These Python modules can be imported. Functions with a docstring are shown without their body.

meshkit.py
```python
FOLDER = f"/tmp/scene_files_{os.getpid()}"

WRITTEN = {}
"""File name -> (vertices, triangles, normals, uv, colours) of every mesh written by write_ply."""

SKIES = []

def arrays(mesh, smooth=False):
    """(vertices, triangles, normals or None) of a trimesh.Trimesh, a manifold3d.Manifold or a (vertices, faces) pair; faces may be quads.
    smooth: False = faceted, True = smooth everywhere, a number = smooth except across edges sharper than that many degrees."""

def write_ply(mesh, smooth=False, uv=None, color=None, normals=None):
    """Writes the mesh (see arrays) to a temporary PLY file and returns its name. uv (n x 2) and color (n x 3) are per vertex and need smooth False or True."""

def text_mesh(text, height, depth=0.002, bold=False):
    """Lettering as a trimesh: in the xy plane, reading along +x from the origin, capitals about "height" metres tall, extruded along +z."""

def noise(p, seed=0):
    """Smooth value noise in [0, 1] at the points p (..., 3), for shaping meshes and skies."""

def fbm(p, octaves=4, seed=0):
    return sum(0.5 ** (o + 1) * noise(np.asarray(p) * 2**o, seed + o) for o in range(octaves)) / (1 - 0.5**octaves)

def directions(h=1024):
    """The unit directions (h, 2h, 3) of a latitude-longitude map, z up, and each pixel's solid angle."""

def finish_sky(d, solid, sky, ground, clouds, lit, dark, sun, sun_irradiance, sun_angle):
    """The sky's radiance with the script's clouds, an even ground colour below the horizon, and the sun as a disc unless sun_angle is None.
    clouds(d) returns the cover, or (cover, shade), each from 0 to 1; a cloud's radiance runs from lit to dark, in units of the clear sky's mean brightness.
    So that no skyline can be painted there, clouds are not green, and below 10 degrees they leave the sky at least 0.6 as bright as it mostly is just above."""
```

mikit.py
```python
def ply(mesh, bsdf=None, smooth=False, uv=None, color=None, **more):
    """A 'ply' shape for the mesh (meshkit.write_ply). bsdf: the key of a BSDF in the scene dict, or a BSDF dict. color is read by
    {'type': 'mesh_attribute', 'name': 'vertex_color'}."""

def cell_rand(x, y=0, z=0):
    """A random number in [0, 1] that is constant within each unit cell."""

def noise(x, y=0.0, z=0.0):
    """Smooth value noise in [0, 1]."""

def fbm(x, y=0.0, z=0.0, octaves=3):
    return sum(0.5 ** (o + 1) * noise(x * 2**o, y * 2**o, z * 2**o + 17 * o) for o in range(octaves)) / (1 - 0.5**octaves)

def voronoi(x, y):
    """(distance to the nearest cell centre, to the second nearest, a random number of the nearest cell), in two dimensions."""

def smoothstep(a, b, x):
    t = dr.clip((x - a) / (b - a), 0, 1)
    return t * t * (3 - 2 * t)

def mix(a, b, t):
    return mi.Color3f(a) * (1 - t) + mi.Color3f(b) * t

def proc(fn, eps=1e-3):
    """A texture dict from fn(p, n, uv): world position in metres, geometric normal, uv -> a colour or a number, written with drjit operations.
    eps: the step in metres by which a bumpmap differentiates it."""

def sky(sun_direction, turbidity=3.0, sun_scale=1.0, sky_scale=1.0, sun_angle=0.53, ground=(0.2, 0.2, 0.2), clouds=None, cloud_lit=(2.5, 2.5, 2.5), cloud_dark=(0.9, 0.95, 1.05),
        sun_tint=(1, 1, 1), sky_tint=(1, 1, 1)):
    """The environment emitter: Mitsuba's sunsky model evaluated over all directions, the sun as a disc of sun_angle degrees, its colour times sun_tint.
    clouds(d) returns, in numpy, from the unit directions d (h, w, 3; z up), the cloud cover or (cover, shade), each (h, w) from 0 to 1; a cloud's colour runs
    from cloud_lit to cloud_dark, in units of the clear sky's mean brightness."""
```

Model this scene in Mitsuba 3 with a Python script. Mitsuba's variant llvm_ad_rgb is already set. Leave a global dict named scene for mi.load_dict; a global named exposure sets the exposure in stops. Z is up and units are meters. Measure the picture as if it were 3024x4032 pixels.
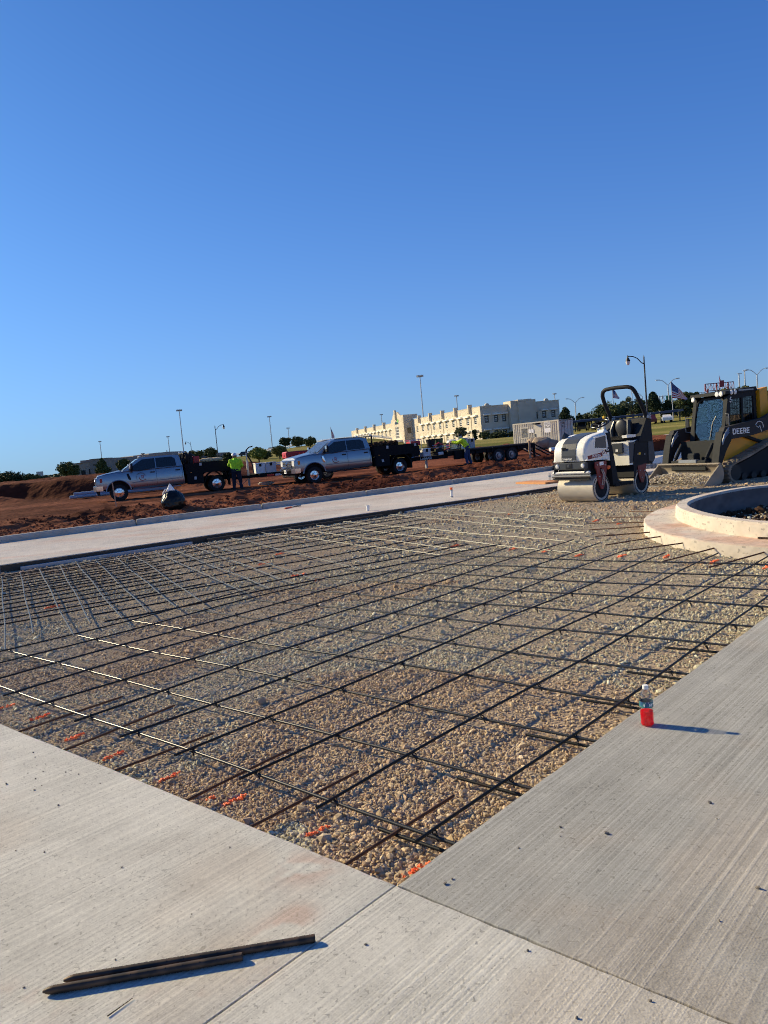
import math, numpy as np, trimesh, drjit as dr, mitsuba as mi, mikit, meshkit
from shapely.geometry import Polygon, Point, LineString
from mikit import noise, fbm, voronoi, cell_rand, smoothstep, mix, proc
rng = np.random.default_rng(7)
scene, labels, PL = {}, {}, {}
# ---------------------------------------------------------------- camera, sky, exposure
PITCH, ROLL, EYE = 0.0843318853, 0.0889912220, 1.5
fw = np.array([0, math.cos(PITCH), -math.sin(PITCH)]); r0 = np.array([1.0, 0, 0]); u0 = np.cross(r0, fw)
up = u0 * math.cos(ROLL) + r0 * math.sin(ROLL)
T = mi.ScalarTransform4f
scene['camera'] = {'type': 'perspective', 'fov': 52.437, 'fov_axis': 'x', 'near_clip': 0.05, 'far_clip': 9000.0,
                   'to_world': T().look_at(origin=[0, 0, EYE], target=list(map(float, fw + [0, 0, EYE])), up=list(map(float, up)))}
SUN = (-0.865, 0.5, 0.50)
scene['sky'] = mikit.sky(SUN, turbidity=3.0, sun_scale=1.6, sun_tint=(0.92, 0.98, 0.93), sky_tint=(0.34, 0.74, 1.46), ground=(0.16, 0.13, 0.1),
                         clouds=lambda d: 0.55 * np.exp(-np.degrees(np.arcsin(np.clip(d[..., 2], 0, 1))) / 8.0), cloud_lit=(1.6, 2.1, 2.4))
exposure = 1.8
# ---------------------------------------------------------------- helpers
USED = {}
def num(name):
    n = USED.get(name, 0); USED[name] = n + 1
    return name if n == 0 else f'{name}_{n:03d}'
def mat4(loc=(0, 0, 0), rz=0.0, s=1.0, M3=None):
    m = np.eye(4); c, q = math.cos(rz), math.sin(rz)
    m[:3, :3] = np.array([[c, -q, 0], [q, c, 0], [0, 0, 1]]) * s if M3 is None else M3
    m[:3, 3] = loc
    return m
def tag(key, label, cat=None, group=None, kind=None):
    d = {'label': label} if label else {}
    if cat: d['category'] = cat
    if group: d['group'] = group
    if kind: d['kind'] = kind
    labels[key] = d
def thing(name, label, cat, loc=(0, 0, 0), rz=0.0, group=None, s=1.0, M3=None):
    key = num(name); PL[key] = mat4(loc, rz, s, M3); tag(key, label, cat, group); return key
def part(parent, name, mesh, bsdf, smooth=35, label=None, kind=None, **kw):
    key = num(parent + '__' + name); m = PL[parent.split('__')[0]]
    scene[key] = mikit.ply(mesh, 'm_' + bsdf, smooth=smooth, to_world=T(m.tolist()), **kw)
    if label or kind: tag(key, label, kind=kind)
    return key
def solo(name, label, cat, mesh, bsdf, loc=(0, 0, 0), rz=0.0, group=None, smooth=35, kind=None, M3=None, s=1.0, **kw):
    key = num(name); PL[key] = mat4(loc, rz, s, M3)
    scene[key] = mikit.ply(mesh, 'm_' + bsdf, smooth=smooth, to_world=T(PL[key].tolist()), **kw)
    tag(key, label, cat, group, kind); return key
def struct(name, mesh, bsdf, smooth=False, kind='structure', label=None, cat=None, **kw):
    return solo(name, label, cat, mesh, bsdf, smooth=smooth, kind=kind, **kw)
def dup(root, loc, rz, label, group=None, s=1.0):
    base = root; name = root.rsplit('_', 1)[0] if root[-3:].isdigit() else root
    key = num(name); PL[key] = mat4(loc, rz, s); tag(key, label, labels[base]['category'], group or labels[base].get('group'))
    for k in [k for k in scene if k.startswith(base + '__')]:
        k2 = key + k[len(base):]
        scene[k2] = {**scene[k], 'to_world': T(PL[key].tolist())}
        if k in labels: labels[k2] = dict(labels[k])
    return key
def tm(v, f): return trimesh.Trimesh(np.asarray(v, float), np.asarray(f, int), process=False)
def cat(*ms):
    ms = [m for x in ms for m in (x if isinstance(x, (list, tuple)) else [x])]
    return trimesh.util.concatenate(ms) if len(ms) > 1 else ms[0]
def mv(m, t=(0, 0, 0), rz=0, rx=0, ry=0):
    m = m.copy()
    for a, ax in ((rx, [1, 0, 0]), (ry, [0, 1, 0]), (rz, [0, 0, 1])):
        if a: m.apply_transform(trimesh.transformations.rotation_matrix(a, ax))
    m.apply_translation(t); return m
def hull(pts):
    h = trimesh.Trimesh(np.asarray(pts, float)).convex_hull if False else trimesh.convex.convex_hull(np.asarray(pts, float))
    return tm(h.vertices, h.faces)
def box(x0, x1, y0, y1, z0, z1, b=0.0):
    if b <= 0:
        m = trimesh.creation.box(extents=[x1 - x0, y1 - y0, z1 - z0]); m.apply_translation([(x0 + x1) / 2, (y0 + y1) / 2, (z0 + z1) / 2]); return tm(m.vertices, m.faces)
    p = []
    for X, sx in ((x0, 1), (x1, -1)):
        for Y, sy in ((y0, 1), (y1, -1)):
            for Z, sz in ((z0, 1), (z1, -1)):
                p += [(X, Y + sy * b, Z + sz * b), (X + sx * b, Y, Z + sz * b), (X + sx * b, Y + sy * b, Z)]
    return hull(p)
def frame_of(d):
    d = d / np.linalg.norm(d); a = np.cross(d, [0, 0, 1.0] if abs(d[2]) < 0.9 else [1.0, 0, 0]); a /= np.linalg.norm(a)
    return d, a, np.cross(d, a)
def sweep(P, rad, n=8, caps=True, phase=0.0):
    """Tube through points P with a radius per point."""
    P = np.asarray(P, float); rad = np.broadcast_to(rad, (len(P),))
    t = np.gradient(P, axis=0); t /= np.linalg.norm(t, axis=1, keepdims=True) + 1e-12
    ref = np.array([0, 0, 1.0]) if np.abs(t[:, 2]).mean() < 0.8 else np.array([1.0, 0.1, 0])
    a = np.cross(t, ref); a /= np.linalg.norm(a, axis=1, keepdims=True) + 1e-12; b = np.cross(t, a)
    g = phase + np.arange(n) * 2 * np.pi / n
    v = P[:, None] + rad[:, None, None] * (np.cos(g)[None, :, None] * a[:, None] + np.sin(g)[None, :, None] * b[:, None])
    i, j = np.meshgrid(np.arange(len(P) - 1), np.arange(n), indexing='ij'); j2 = (j + 1) % n
    q = np.stack([i * n + j, i * n + j2, (i + 1) * n + j2, (i + 1) * n + j], -1).reshape(-1, 4)
    f = np.vstack([q[:, [0, 1, 2]], q[:, [0, 2, 3]]]); v = v.reshape(-1, 3)
    if caps:
        m = len(v); v = np.vstack([v, P[0], P[-1]]); k = np.arange(n); k2 = (k + 1) % n; o = (len(P) - 1) * n
        f = np.vstack([f, np.stack([k2, k, k * 0 + m], 1), np.stack([o + k, o + k2, k * 0 + m + 1], 1)])
    return tm(v, f)
def cyl(p0, p1, r, n=12, r2=None): return sweep([p0, p1], [r, r if r2 is None else r2], n)
def lathe(prof, n=20, axis='z'):
    prof = np.asarray(prof, float); g = np.arange(n) * 2 * np.pi / n
    v = np.stack([prof[:, :1] * np.cos(g), prof[:, :1] * np.sin(g), np.repeat(prof[:, 1:], n, 1)], -1).reshape(-1, 3)
    i, j = np.meshgrid(np.arange(len(prof) - 1), np.arange(n), indexing='ij'); j2 = (j + 1) % n
    q = np.stack([i * n + j, i * n + j2, (i + 1) * n + j2, (i + 1) * n + j], -1).reshape(-1, 4)
    m = tm(v, np.vstack([q[:, [0, 1, 2]], q[:, [0, 2, 3]]]))
    if axis == 'y': m.apply_transform(trimesh.transformations.rotation_matrix(-np.pi / 2, [1, 0, 0]))   # z -> y
    if axis == 'x': m.apply_transform(trimesh.transformations.rotation_matrix(np.pi / 2, [0, 1, 0]))
    return m
def prism(poly, lo, hi, axis='y'):
    """Polygon (list or shapely) extruded between lo and hi: axis y takes (x, z) points, axis x takes (y, z), axis z takes (x, y)."""
    poly = poly if hasattr(poly, 'exterior') else Polygon(poly)
    m = trimesh.creation.extrude_polygon(poly.buffer(0), hi - lo, engine='earcut'); v = np.array(m.vertices); f = np.array(m.faces)
    if axis == 'y': v = np.stack([v[:, 0], v[:, 2] + lo, v[:, 1]], 1); f = f[:, ::-1]
    elif axis == 'x': v = np.stack([v[:, 2] + lo, v[:, 0], v[:, 1]], 1)
    else: v = v + [0, 0, lo]
    return tm(v, f)
def ball(c, r, sub=2, s=(1, 1, 1)):
    m = trimesh.creation.icosphere(subdivisions=sub, radius=1.0); return tm(np.array(m.vertices) * np.array(s) * r + c, m.faces)
def quad(a, b, c, d): return tm([a, b, c, d], [[0, 1, 2], [0, 2, 3]])
def arc(cx, cy, r, a0, a1, n=10): t = np.radians(np.linspace(a0, a1, n)); return [(cx + r * math.cos(q), cy + r * math.sin(q)) for q in t]
def lettering(s, h, depth=0.004, bold=True): return meshkit.text_mesh(s, h, depth, bold=bold)
def loft_ring(P, levels):
    """Slab from a closed outline P (n, 2): levels = [(inset, z), ...] from the bottom up; the last one is capped."""
    P = np.asarray(P, float); n = len(P)
    if Polygon(P).exterior.is_ccw is False: P = P[::-1]
    e = np.roll(P, -1, 0) - P; e /= np.linalg.norm(e, axis=1, keepdims=True); nrm = np.stack([-e[:, 1], e[:, 0]], 1)
    k = nrm + np.roll(nrm, 1, 0); k = k / np.maximum((k * k).sum(1, keepdims=True), 0.3) * 2
    v = np.vstack([np.column_stack([P + k * ins, np.full(n, z)]) for ins, z in levels]); f = []
    for L in range(len(levels) - 1):
        i = np.arange(n); i2 = (i + 1) % n; o = L * n
        f += [np.stack([o + i, o + i2, o + n + i2], 1), np.stack([o + i, o + n + i2, o + n + i], 1)]
    top = (len(levels) - 1) * n
    ft = trimesh.creation.triangulate_polygon(Polygon(v[top:, :2]), engine='earcut')
    tv, tf = ft
    from scipy.spatial import cKDTree
    idx = cKDTree(v[top:, :2]).query(tv)[1]
    return tm(v, np.vstack(f + [idx[tf] + top]))
def resample(P, step, closed=True):
    P = np.asarray(P, float); Q = []
    m = len(P) if closed else len(P) - 1
    for i in range(m):
        a, b = P[i], P[(i + 1) % len(P)]; k = max(1, int(np.linalg.norm(b - a) / step)); Q += [a + (b - a) * t / k for t in range(k)]
    if not closed: Q.append(P[-1])
    return np.array(Q)
def rgb(c): return {'type': 'rgb', 'value': list(map(float, c))}
def M(key, color, rough=0.6, metal=0.0, bump=None, scale=1.0, **kw):
    c = color if isinstance(color, dict) else rgb(color)
    b = {'type': 'principled', 'base_color': c, 'roughness': rough if isinstance(rough, dict) else float(rough), 'metallic': float(metal), **kw}
    if bump is not None: b = {'type': 'bumpmap', 'arbitrary': bump, 'scale': scale, 'bsdf': b}
    scene['m_' + key] = {'type': 'twosided', 'bsdf': b}; return key
ORD = ['first', 'second', 'third', 'fourth', 'fifth', 'sixth', 'seventh', 'eighth', 'ninth', 'tenth', 'eleventh', 'twelfth', 'thirteenth', 'fourteenth', 'fifteenth', 'sixteenth', 'seventeenth']
A_R = math.radians(47.67); dR = np.array([math.cos(A_R), math.sin(A_R)]); dN = np.array([-dR[1], dR[0]]); dL = -dN
def RN(r, n): return dR * r + dN * n
# ---------------------------------------------------------------- materials
def broom(p, k):
    r = p.x * float(dR[0]) + p.y * float(dR[1]); n = p.x * float(dN[0]) + p.y * float(dN[1])
    n = n + 0.004 * noise(r * 1.1, n * 2.0)
    return 0.45 * noise(n * 190, r * 0.8 + k) + 0.4 * smoothstep(0.4, 0.85, noise(n * 260, r * 1.2 + k)) + 0.13 * noise(n * 60, r * 0.35 + k)
SPOTS = [(-0.40, 2.72, .11), (-0.40, 2.44, .06), (-0.62, 2.12, .13), (-0.46, 2.36, .07), (-1.18, 2.10, .10), (0.62, 2.25, .05)]
def stain(p):
    s = mi.Float(0)
    for x, y, r in SPOTS: s = s + dr.exp(-(dr.square(p.x - x) + dr.square(p.y - y)) / (r * r))
    w = fbm(p.x * 7, p.y * 7, 3.0, 4)
    return dr.clip(s * 1.3, 0, 1) * smoothstep(0.47, 0.62, w)
def concrete(base, amp, red):
    def f(p, n, uv):
        a = fbm(p.x * 0.9, p.y * 0.9, 1.0, 4); b = fbm(p.x * 6, p.y * 6, 5.0, 4); g = noise(p.x * 260, p.y * 260, p.z * 260); h = noise(p.x * 90, p.y * 90, 4.0)
        st = broom(p, 0.0)
        k = 0.76 + 0.36 * a + 0.22 * (b - 0.5) + amp * (st - 0.6) + 0.16 * (g - 0.5) + 0.10 * (h - 0.5)
        pit = smoothstep(0.84, 0.92, noise(p.x * 105, p.y * 105, 9.0))
        c = mi.Color3f(base) * k * (1 - 0.3 * pit)
        c = mix(c, mi.Color3f(0.47, 0.26, 0.18) * k, stain(p) * 0.42)
        c = mix(c, mi.Color3f(0.46, 0.37, 0.28) * k, 0.28 * smoothstep(0.5, 0.75, fbm(p.x * 1.6 + 4, p.y * 1.6, 6.0, 4)))
        if red: c = mix(c, mi.Color3f(0.5, 0.33, 0.25) * k, red * smoothstep(0.45, 0.75, fbm(p.x * 0.8, p.y * 2.0, 8.0, 4)))
        return c
    return f
bump_broom = proc(lambda p, n, uv: 0.0009 * broom(p, 0.0) + 0.0007 * noise(p.x * 210, p.y * 210, 1.0), eps=0.0015)
M('concrete_left', proc(concrete((0.55, 0.535, 0.475), 0.34, 0)), 0.85, bump=bump_broom, specular=0.25)
M('concrete_right', proc(concrete((0.385, 0.378, 0.34), 0.42, 0)), 0.85, bump=bump_broom, specular=0.25)
M('concrete_road', proc(concrete((0.50, 0.455, 0.395), 0.08, 0.45)), 0.85, specular=0.25)
def island_c(p, n, uv):
    a = fbm(p.x * 3, p.y * 3, p.z * 3, 4); b = fbm(p.x * 14, p.y * 14, p.z * 14, 3)
    flat = smoothstep(0.5, 0.9, n.z)
    dirt = smoothstep(0.38, 0.68, fbm(p.x * 1.7, p.y * 1.7, 2.0, 4)) * flat * (1 - smoothstep(0.2, 0.26, p.z))
    pit = smoothstep(0.74, 0.82, noise(p.x * 30, p.y * 30, p.z * 30))
    c = mi.Color3f(0.56, 0.50, 0.42) * (0.72 + 0.4 * a + 0.2 * (b - 0.5)) * (1 - 0.3 * pit)
    return mix(c, mi.Color3f(0.50, 0.30, 0.20) * (0.6 + 0.7 * b), dirt * 0.75)
M('concrete_island', proc(island_c), 0.85, bump=proc(lambda p, n, uv: 0.004 * fbm(p.x * 25, p.y * 25, p.z * 25, 3), eps=0.003), specular=0.2)
M('concrete_kerb', proc(lambda p, n, uv: mi.Color3f(0.42, 0.385, 0.34) * (0.7 + 0.5 * fbm(p.x * 4, p.y * 4, p.z * 4, 3))), 0.9)
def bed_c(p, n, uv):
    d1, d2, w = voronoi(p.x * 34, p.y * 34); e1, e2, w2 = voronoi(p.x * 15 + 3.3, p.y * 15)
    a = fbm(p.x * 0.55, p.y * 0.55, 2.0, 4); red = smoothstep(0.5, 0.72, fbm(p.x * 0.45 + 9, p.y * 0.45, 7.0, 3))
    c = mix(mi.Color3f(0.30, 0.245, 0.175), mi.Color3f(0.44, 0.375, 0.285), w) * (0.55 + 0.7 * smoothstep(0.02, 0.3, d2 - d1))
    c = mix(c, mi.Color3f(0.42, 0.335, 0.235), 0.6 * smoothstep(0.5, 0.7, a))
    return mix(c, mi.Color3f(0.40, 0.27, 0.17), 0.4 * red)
def bed_h(p, n, uv):
    d1, d2, w = voronoi(p.x * 34, p.y * 34)
    return 0.016 * smoothstep(0.0, 0.45, d2 - d1) * (0.4 + 0.6 * w)
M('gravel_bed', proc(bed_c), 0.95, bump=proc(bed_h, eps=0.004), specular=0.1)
M('stones', {'type': 'mesh_attribute', 'name': 'vertex_color'}, 0.9, specular=0.15)
M('paint_orange', (1.0, 0.2, 0.06), 0.6)
def rebar_c(p, n, uv):
    r = smoothstep(0.55, 0.75, fbm(p.x * 9, p.y * 9, p.z * 9, 3))
    return mix((0.012, 0.014, 0.015), (0.04, 0.022, 0.014), r * 0.6)
M('rebar_steel', proc(rebar_c), 0.45, specular=0.16)
M('rebar_cross', proc(lambda p, n, uv: rebar_c(p, n, uv) + 0.012), 0.36, specular=0.4)
M('rebar_glint', (0.05, 0.055, 0.055), 0.42, specular=0.34)  # lighter copy of the bar steel, sun glint put into its base colour
M('rust_steel', proc(lambda p, n, uv: mix((0.045, 0.02, 0.010), (0.11, 0.045, 0.02), fbm(p.x * 40, p.y * 40, p.z * 40, 3))), 0.75)
M('stake_steel', proc(lambda p, n, uv: mix((0.028, 0.022, 0.017), (0.10, 0.062, 0.038), smoothstep(0.35, 0.7, fbm(p.x * 22, p.y * 22, p.z * 22, 4)))), 0.55, metal=0.35)
def dirt_c(p, n, uv):
    a = fbm(p.x * 0.35, p.y * 0.35, 1.0, 4); b = fbm(p.x * 4, p.y * 4, p.z * 4, 4)
    c = mix((0.075, 0.022, 0.012), (0.20, 0.072, 0.038), smoothstep(0.3, 0.75, a)) * (0.62 + 0.75 * b)
    return c
M('dirt', proc(dirt_c), 0.95, bump=proc(lambda p, n, uv: 0.10 * fbm(p.x * 3.2, p.y * 3.2, p.z * 3.2, 4), eps=0.02), specular=0.05)
M('concrete_mottled', proc(lambda p, n, uv: mi.Color3f(0.15, 0.13, 0.125) * (0.5 + fbm(p.x * 5, p.y * 5, p.z * 7, 4))), 0.85, specular=0.2)
M('soil_dark', proc(lambda p, n, uv: mi.Color3f(0.06, 0.035, 0.022) * (0.5 + fbm(p.x * 6, p.y * 6, p.z * 6, 4))), 0.95, specular=0.05)
def grass_c(p, n, uv):
    a = fbm(p.x * 0.06, p.y * 0.12, 1.0, 4); b = fbm(p.x * 0.5, p.y * 1.2, 2.0, 4)
    return mix((0.115, 0.115, 0.030), (0.215, 0.18, 0.06), smoothstep(0.3, 0.7, a)) * (0.6 + 0.75 * b)
M('grass', proc(grass_c), 0.95, specular=0.05)
M('earth', (0.16, 0.12, 0.08), 0.95)
# ---------------------------------------------------------------- terrain
def sstep(a, b, x): t = np.clip((x - a) / (b - a), 0, 1); return t * t * (3 - 2 * t)
def terrain(x, y):
    s = sstep(70, 145, y); lawn = s * 0.95 + np.maximum(0, x - 45) * 0.055 * sstep(118, 165, y)
    ry = 312 - 0.55 * (x + 24); rz = np.interp(x, [-130, -70, -52, -32, -24, 30, 60], [0.9, 2.4, 2.6, 4.2, 4.7, 5.4, 2.5])
    emb = 0.1 + (rz - 0.1) * sstep(ry - 135, ry, y)
    w = sstep(-8, 14, x - 0.02 * (y - 150))
    return lawn * w * (x > -20) * 1.0 + emb * (1 - w) - 0.03
xs = np.unique(np.r_[np.linspace(-420, -130, 14), np.linspace(-130, 140, 91), np.linspace(140, 500, 16)]); ys = np.unique(np.r_[np.linspace(60, 360, 101), np.linspace(360, 900, 20)])
def grid(xs, ys, zf):
    X, Y = np.meshgrid(xs, ys, indexing='ij'); Z = zf(X, Y); n = len(ys); i, j = np.meshgrid(np.arange(len(xs) - 1), np.arange(n - 1), indexing='ij')
    q = np.stack([i * n + j, (i + 1) * n + j, (i + 1) * n + j + 1, i * n + j + 1], -1).reshape(-1, 4)
    return tm(np.stack([X, Y, Z], -1).reshape(-1, 3), np.vstack([q[:, [0, 1, 2]], q[:, [0, 2, 3]]]))
struct('lawn', grid(xs, ys, terrain), 'grass', smooth=True)
struct('ground', quad((-6000, -3000, -0.6), (6000, -3000, -0.6), (6000, 7000, -0.6), (-6000, 7000, -0.6)), 'earth')
# far concrete road with its kerb
NEAR = np.array([(-15.5, 8.2), (-10.2, 11.6), (-6.886, 13.788), (-5.07, 15.0), (-3.438, 16.1), (-0.65, 17.72), (3.19, 20.0), (4.84, 21.2), (9.2, 24.6), (16, 30.5)])
FAR = np.array([(-19, 11.9), (-13.0, 16.0), (-9.185, 18.62), (-5.62, 21.05), (-2.2, 23.2), (1.652, 25.9), (6.9, 30.2), (11.5, 34.2), (18, 40.0)])
struct('road', loft_ring(np.vstack([NEAR, FAR[::-1]]), [(0, -0.3), (0, -0.012), (0.012, 0.0)]), 'concrete_road', smooth=30)
def offset_line(P, d):
    t = np.gradient(P, axis=0); t /= np.linalg.norm(t, axis=1, keepdims=True); return P + np.stack([-t[:, 1], t[:, 0]], 1) * d
kl = resample(FAR, 0.5, closed=False)
kerb = solo('kerb', None, None, tm([[0, 0, -9], [.01, 0, -9], [0, .01, -9]], [[0, 1, 2]]), 'concrete_kerb', kind='structure')
del scene[kerb]; PL[kerb] = mat4()
cuts = [0, 8, 15, 22, 29, 36, 43, 50, 57, 64, 72, len(kl) - 1]
for a, b in zip(cuts[:-1], cuts[1:]):
    Lp = kl[a:b + 1].copy()
    if a: Lp[0] += (Lp[1] - Lp[0]) * 0.02
    part(kerb, 'kerb_segment', loft_ring(np.vstack([offset_line(Lp, -0.02), offset_line(Lp, 0.20)[::-1]]), [(0, -0.25), (0.004, -0.05), (0.02, 0.12), (0.035, 0.148), (0.05, 0.155)]), 'concrete_kerb', smooth=40)
# red dirt behind the kerb: windrow of clods along it, flat haul road, banks beyond
from scipy.spatial import cKDTree
kt = cKDTree(resample(FAR, 0.1, closed=False))
fb = lambda x, y, s, o=4, sd=0: meshkit.fbm(np.stack([x * s, y * s, x * 0], -1), o, sd)
def dirt_z(x, y):
    d = kt.query(np.stack([x, y], -1))[0]
    ridge = np.exp(-((d - 2.6) / 1.25) ** 2) * (0.20 + 0.34 * fb(x, y, 0.5, 3)) + 0.05 * np.exp(-((d - 0.9) / 0.7) ** 2)
    clod = (fb(x, y, 2.4, 4, 3) - 0.5) * (0.08 + 0.24 * np.exp(-((d - 2.3) / 1.6) ** 2))
    ruts = 0.045 * (fb(x * 0.47 - y * 0.88, x * 0.1, 1.3, 3, 5) - 0.5)
    z = 0.02 + ridge + clod + ruts + 0.1 * sstep(36, 43, y) * sstep(-2, 4, x)
    bank = sstep(48.2, 49.9, y + 0.12 * (x + 20) + 1.3 * (fb(x, y, 0.35, 3, 33) - 0.5)) * sstep(-7, -14, x) * (0.98 + 0.35 * fb(x, y, 0.25, 3, 9))
    bank += 0.55 * np.exp(-(((x + 24) / 3.5) ** 2 + ((y - 46.2) / 0.9) ** 2))
    rear = 0.55 * np.exp(-(((x - 13.2) / 2.2) ** 2 + ((y - 36) / 1.6) ** 2)) + 0.5 * np.exp(-(((x - 18) / 6) ** 2 + ((y - 66) / 2.5) ** 2)) + 0.5 * np.exp(-(((x - 9) / 3.5) ** 2 + ((y - 75) / 2) ** 2))
    z = z + bank + rear + 0.25 * (fb(x, y, 0.9, 4, 11) - 0.5) * (bank > 0.1)
    z = np.where(d < 0.3, np.minimum(z, 0.10), z)
    return z
def dirt_patch():
    ms = []
    for (x0, x1, y0, y1, st) in ((-21, 18, 12, 40, 0.115), (-60, 70, 40, 80, 0.27), (-60, -21, 12, 40, 0.5), (18, 70, 12, 40, 0.5)):
        X = np.arange(x0, x1 + st * .5, st); Y = np.arange(y0, y1 + st * .5, st); m = grid(X, Y, dirt_z)
        c = np.array(m.triangles_center)[:, :2]; P = Polygon(np.vstack([offset_line(FAR, 0.12), [(90, 100), (90, 130), (-130, 130), (-130, -60), (-24, 5)]]))
        import shapely; keep = shapely.contains_xy(P, c[:, 0], c[:, 1]); m.update_faces(keep); m.remove_unreferenced_vertices(); ms.append(m)
    return cat(ms)
dm = dirt_patch(); struct('dirt', dm, 'dirt', smooth=True)
# clods of dirt along the windrow: too many to count
ICO = trimesh.creation.icosahedron(); IV, IF = np.array(ICO.vertices), np.array(ICO.faces)
def lumps(pos, size, seed, flat=0.75, rough=0.28, protos=14, yaw=True):
    """(v, f) of many angular lumps."""
    g = np.random.default_rng(seed); k = len(pos)
    PR = []
    for _ in range(protos):
        v = IV * (1 + rough * (g.random((12, 1)) * 2 - 1)) * (np.array([1.0, 0.74, flat * 0.72]) * (1 + 0.25 * (g.random(3) * 2 - 1))); PR.append(v + 0.16 * (g.random((12, 3)) - 0.5))
    PR = np.array(PR)[g.integers(0, protos, k)]
    q = g.normal(size=(k, 4)); q[:, 1:3] *= 0.38; q /= np.linalg.norm(q, axis=1, keepdims=True); w, x, y, z = q.T
    Rm = np.stack([1 - 2 * (y * y + z * z), 2 * (x * y - z * w), 2 * (x * z + y * w), 2 * (x * y + z * w), 1 - 2 * (x * x + z * z), 2 * (y * z - x * w), 2 * (x * z - y * w), 2 * (y * z + x * w), 1 - 2 * (x * x + y * y)], -1).reshape(k, 3, 3)
    v = np.einsum('kij,knj->kni', Rm, PR) * np.asarray(size).reshape(-1, 1, 1) + np.asarray(pos)[:, None]
    f = (IF[None] + (np.arange(k) * 12)[:, None, None]).reshape(-1, 3)
    return v.reshape(-1, 3), f
k = 13000; t = rng.random(k) ** 0.9; base = np.array([np.interp(t * (len(kl) - 1), np.arange(len(kl)), kl[:, c]) for c in (0, 1)]).T
off = 0.35 + np.abs(rng.normal(0, 1, k)) * 1.7
tt = np.gradient(kl, axis=0); tt /= np.linalg.norm(tt, axis=1, keepdims=True); nn = np.stack([-tt[:, 1], tt[:, 0]], 1)
ni = np.clip((t * (len(kl) - 1)).astype(int), 0, len(kl) - 1); cp = base + nn[ni] * off[:, None]
cz = dirt_z(cp[:, 0], cp[:, 1]); cs = 0.012 + 0.045 * rng.random(k) ** 4
v, f = lumps(np.column_stack([cp, cz + cs * 0.2]), cs, 5, flat=1.1)
struct('dirt_clods', tm(v, f), 'dirt', smooth=False, kind='stuff', label='rough red dirt clods heaped in a low windrow behind the kerb', cat='dirt')
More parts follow.
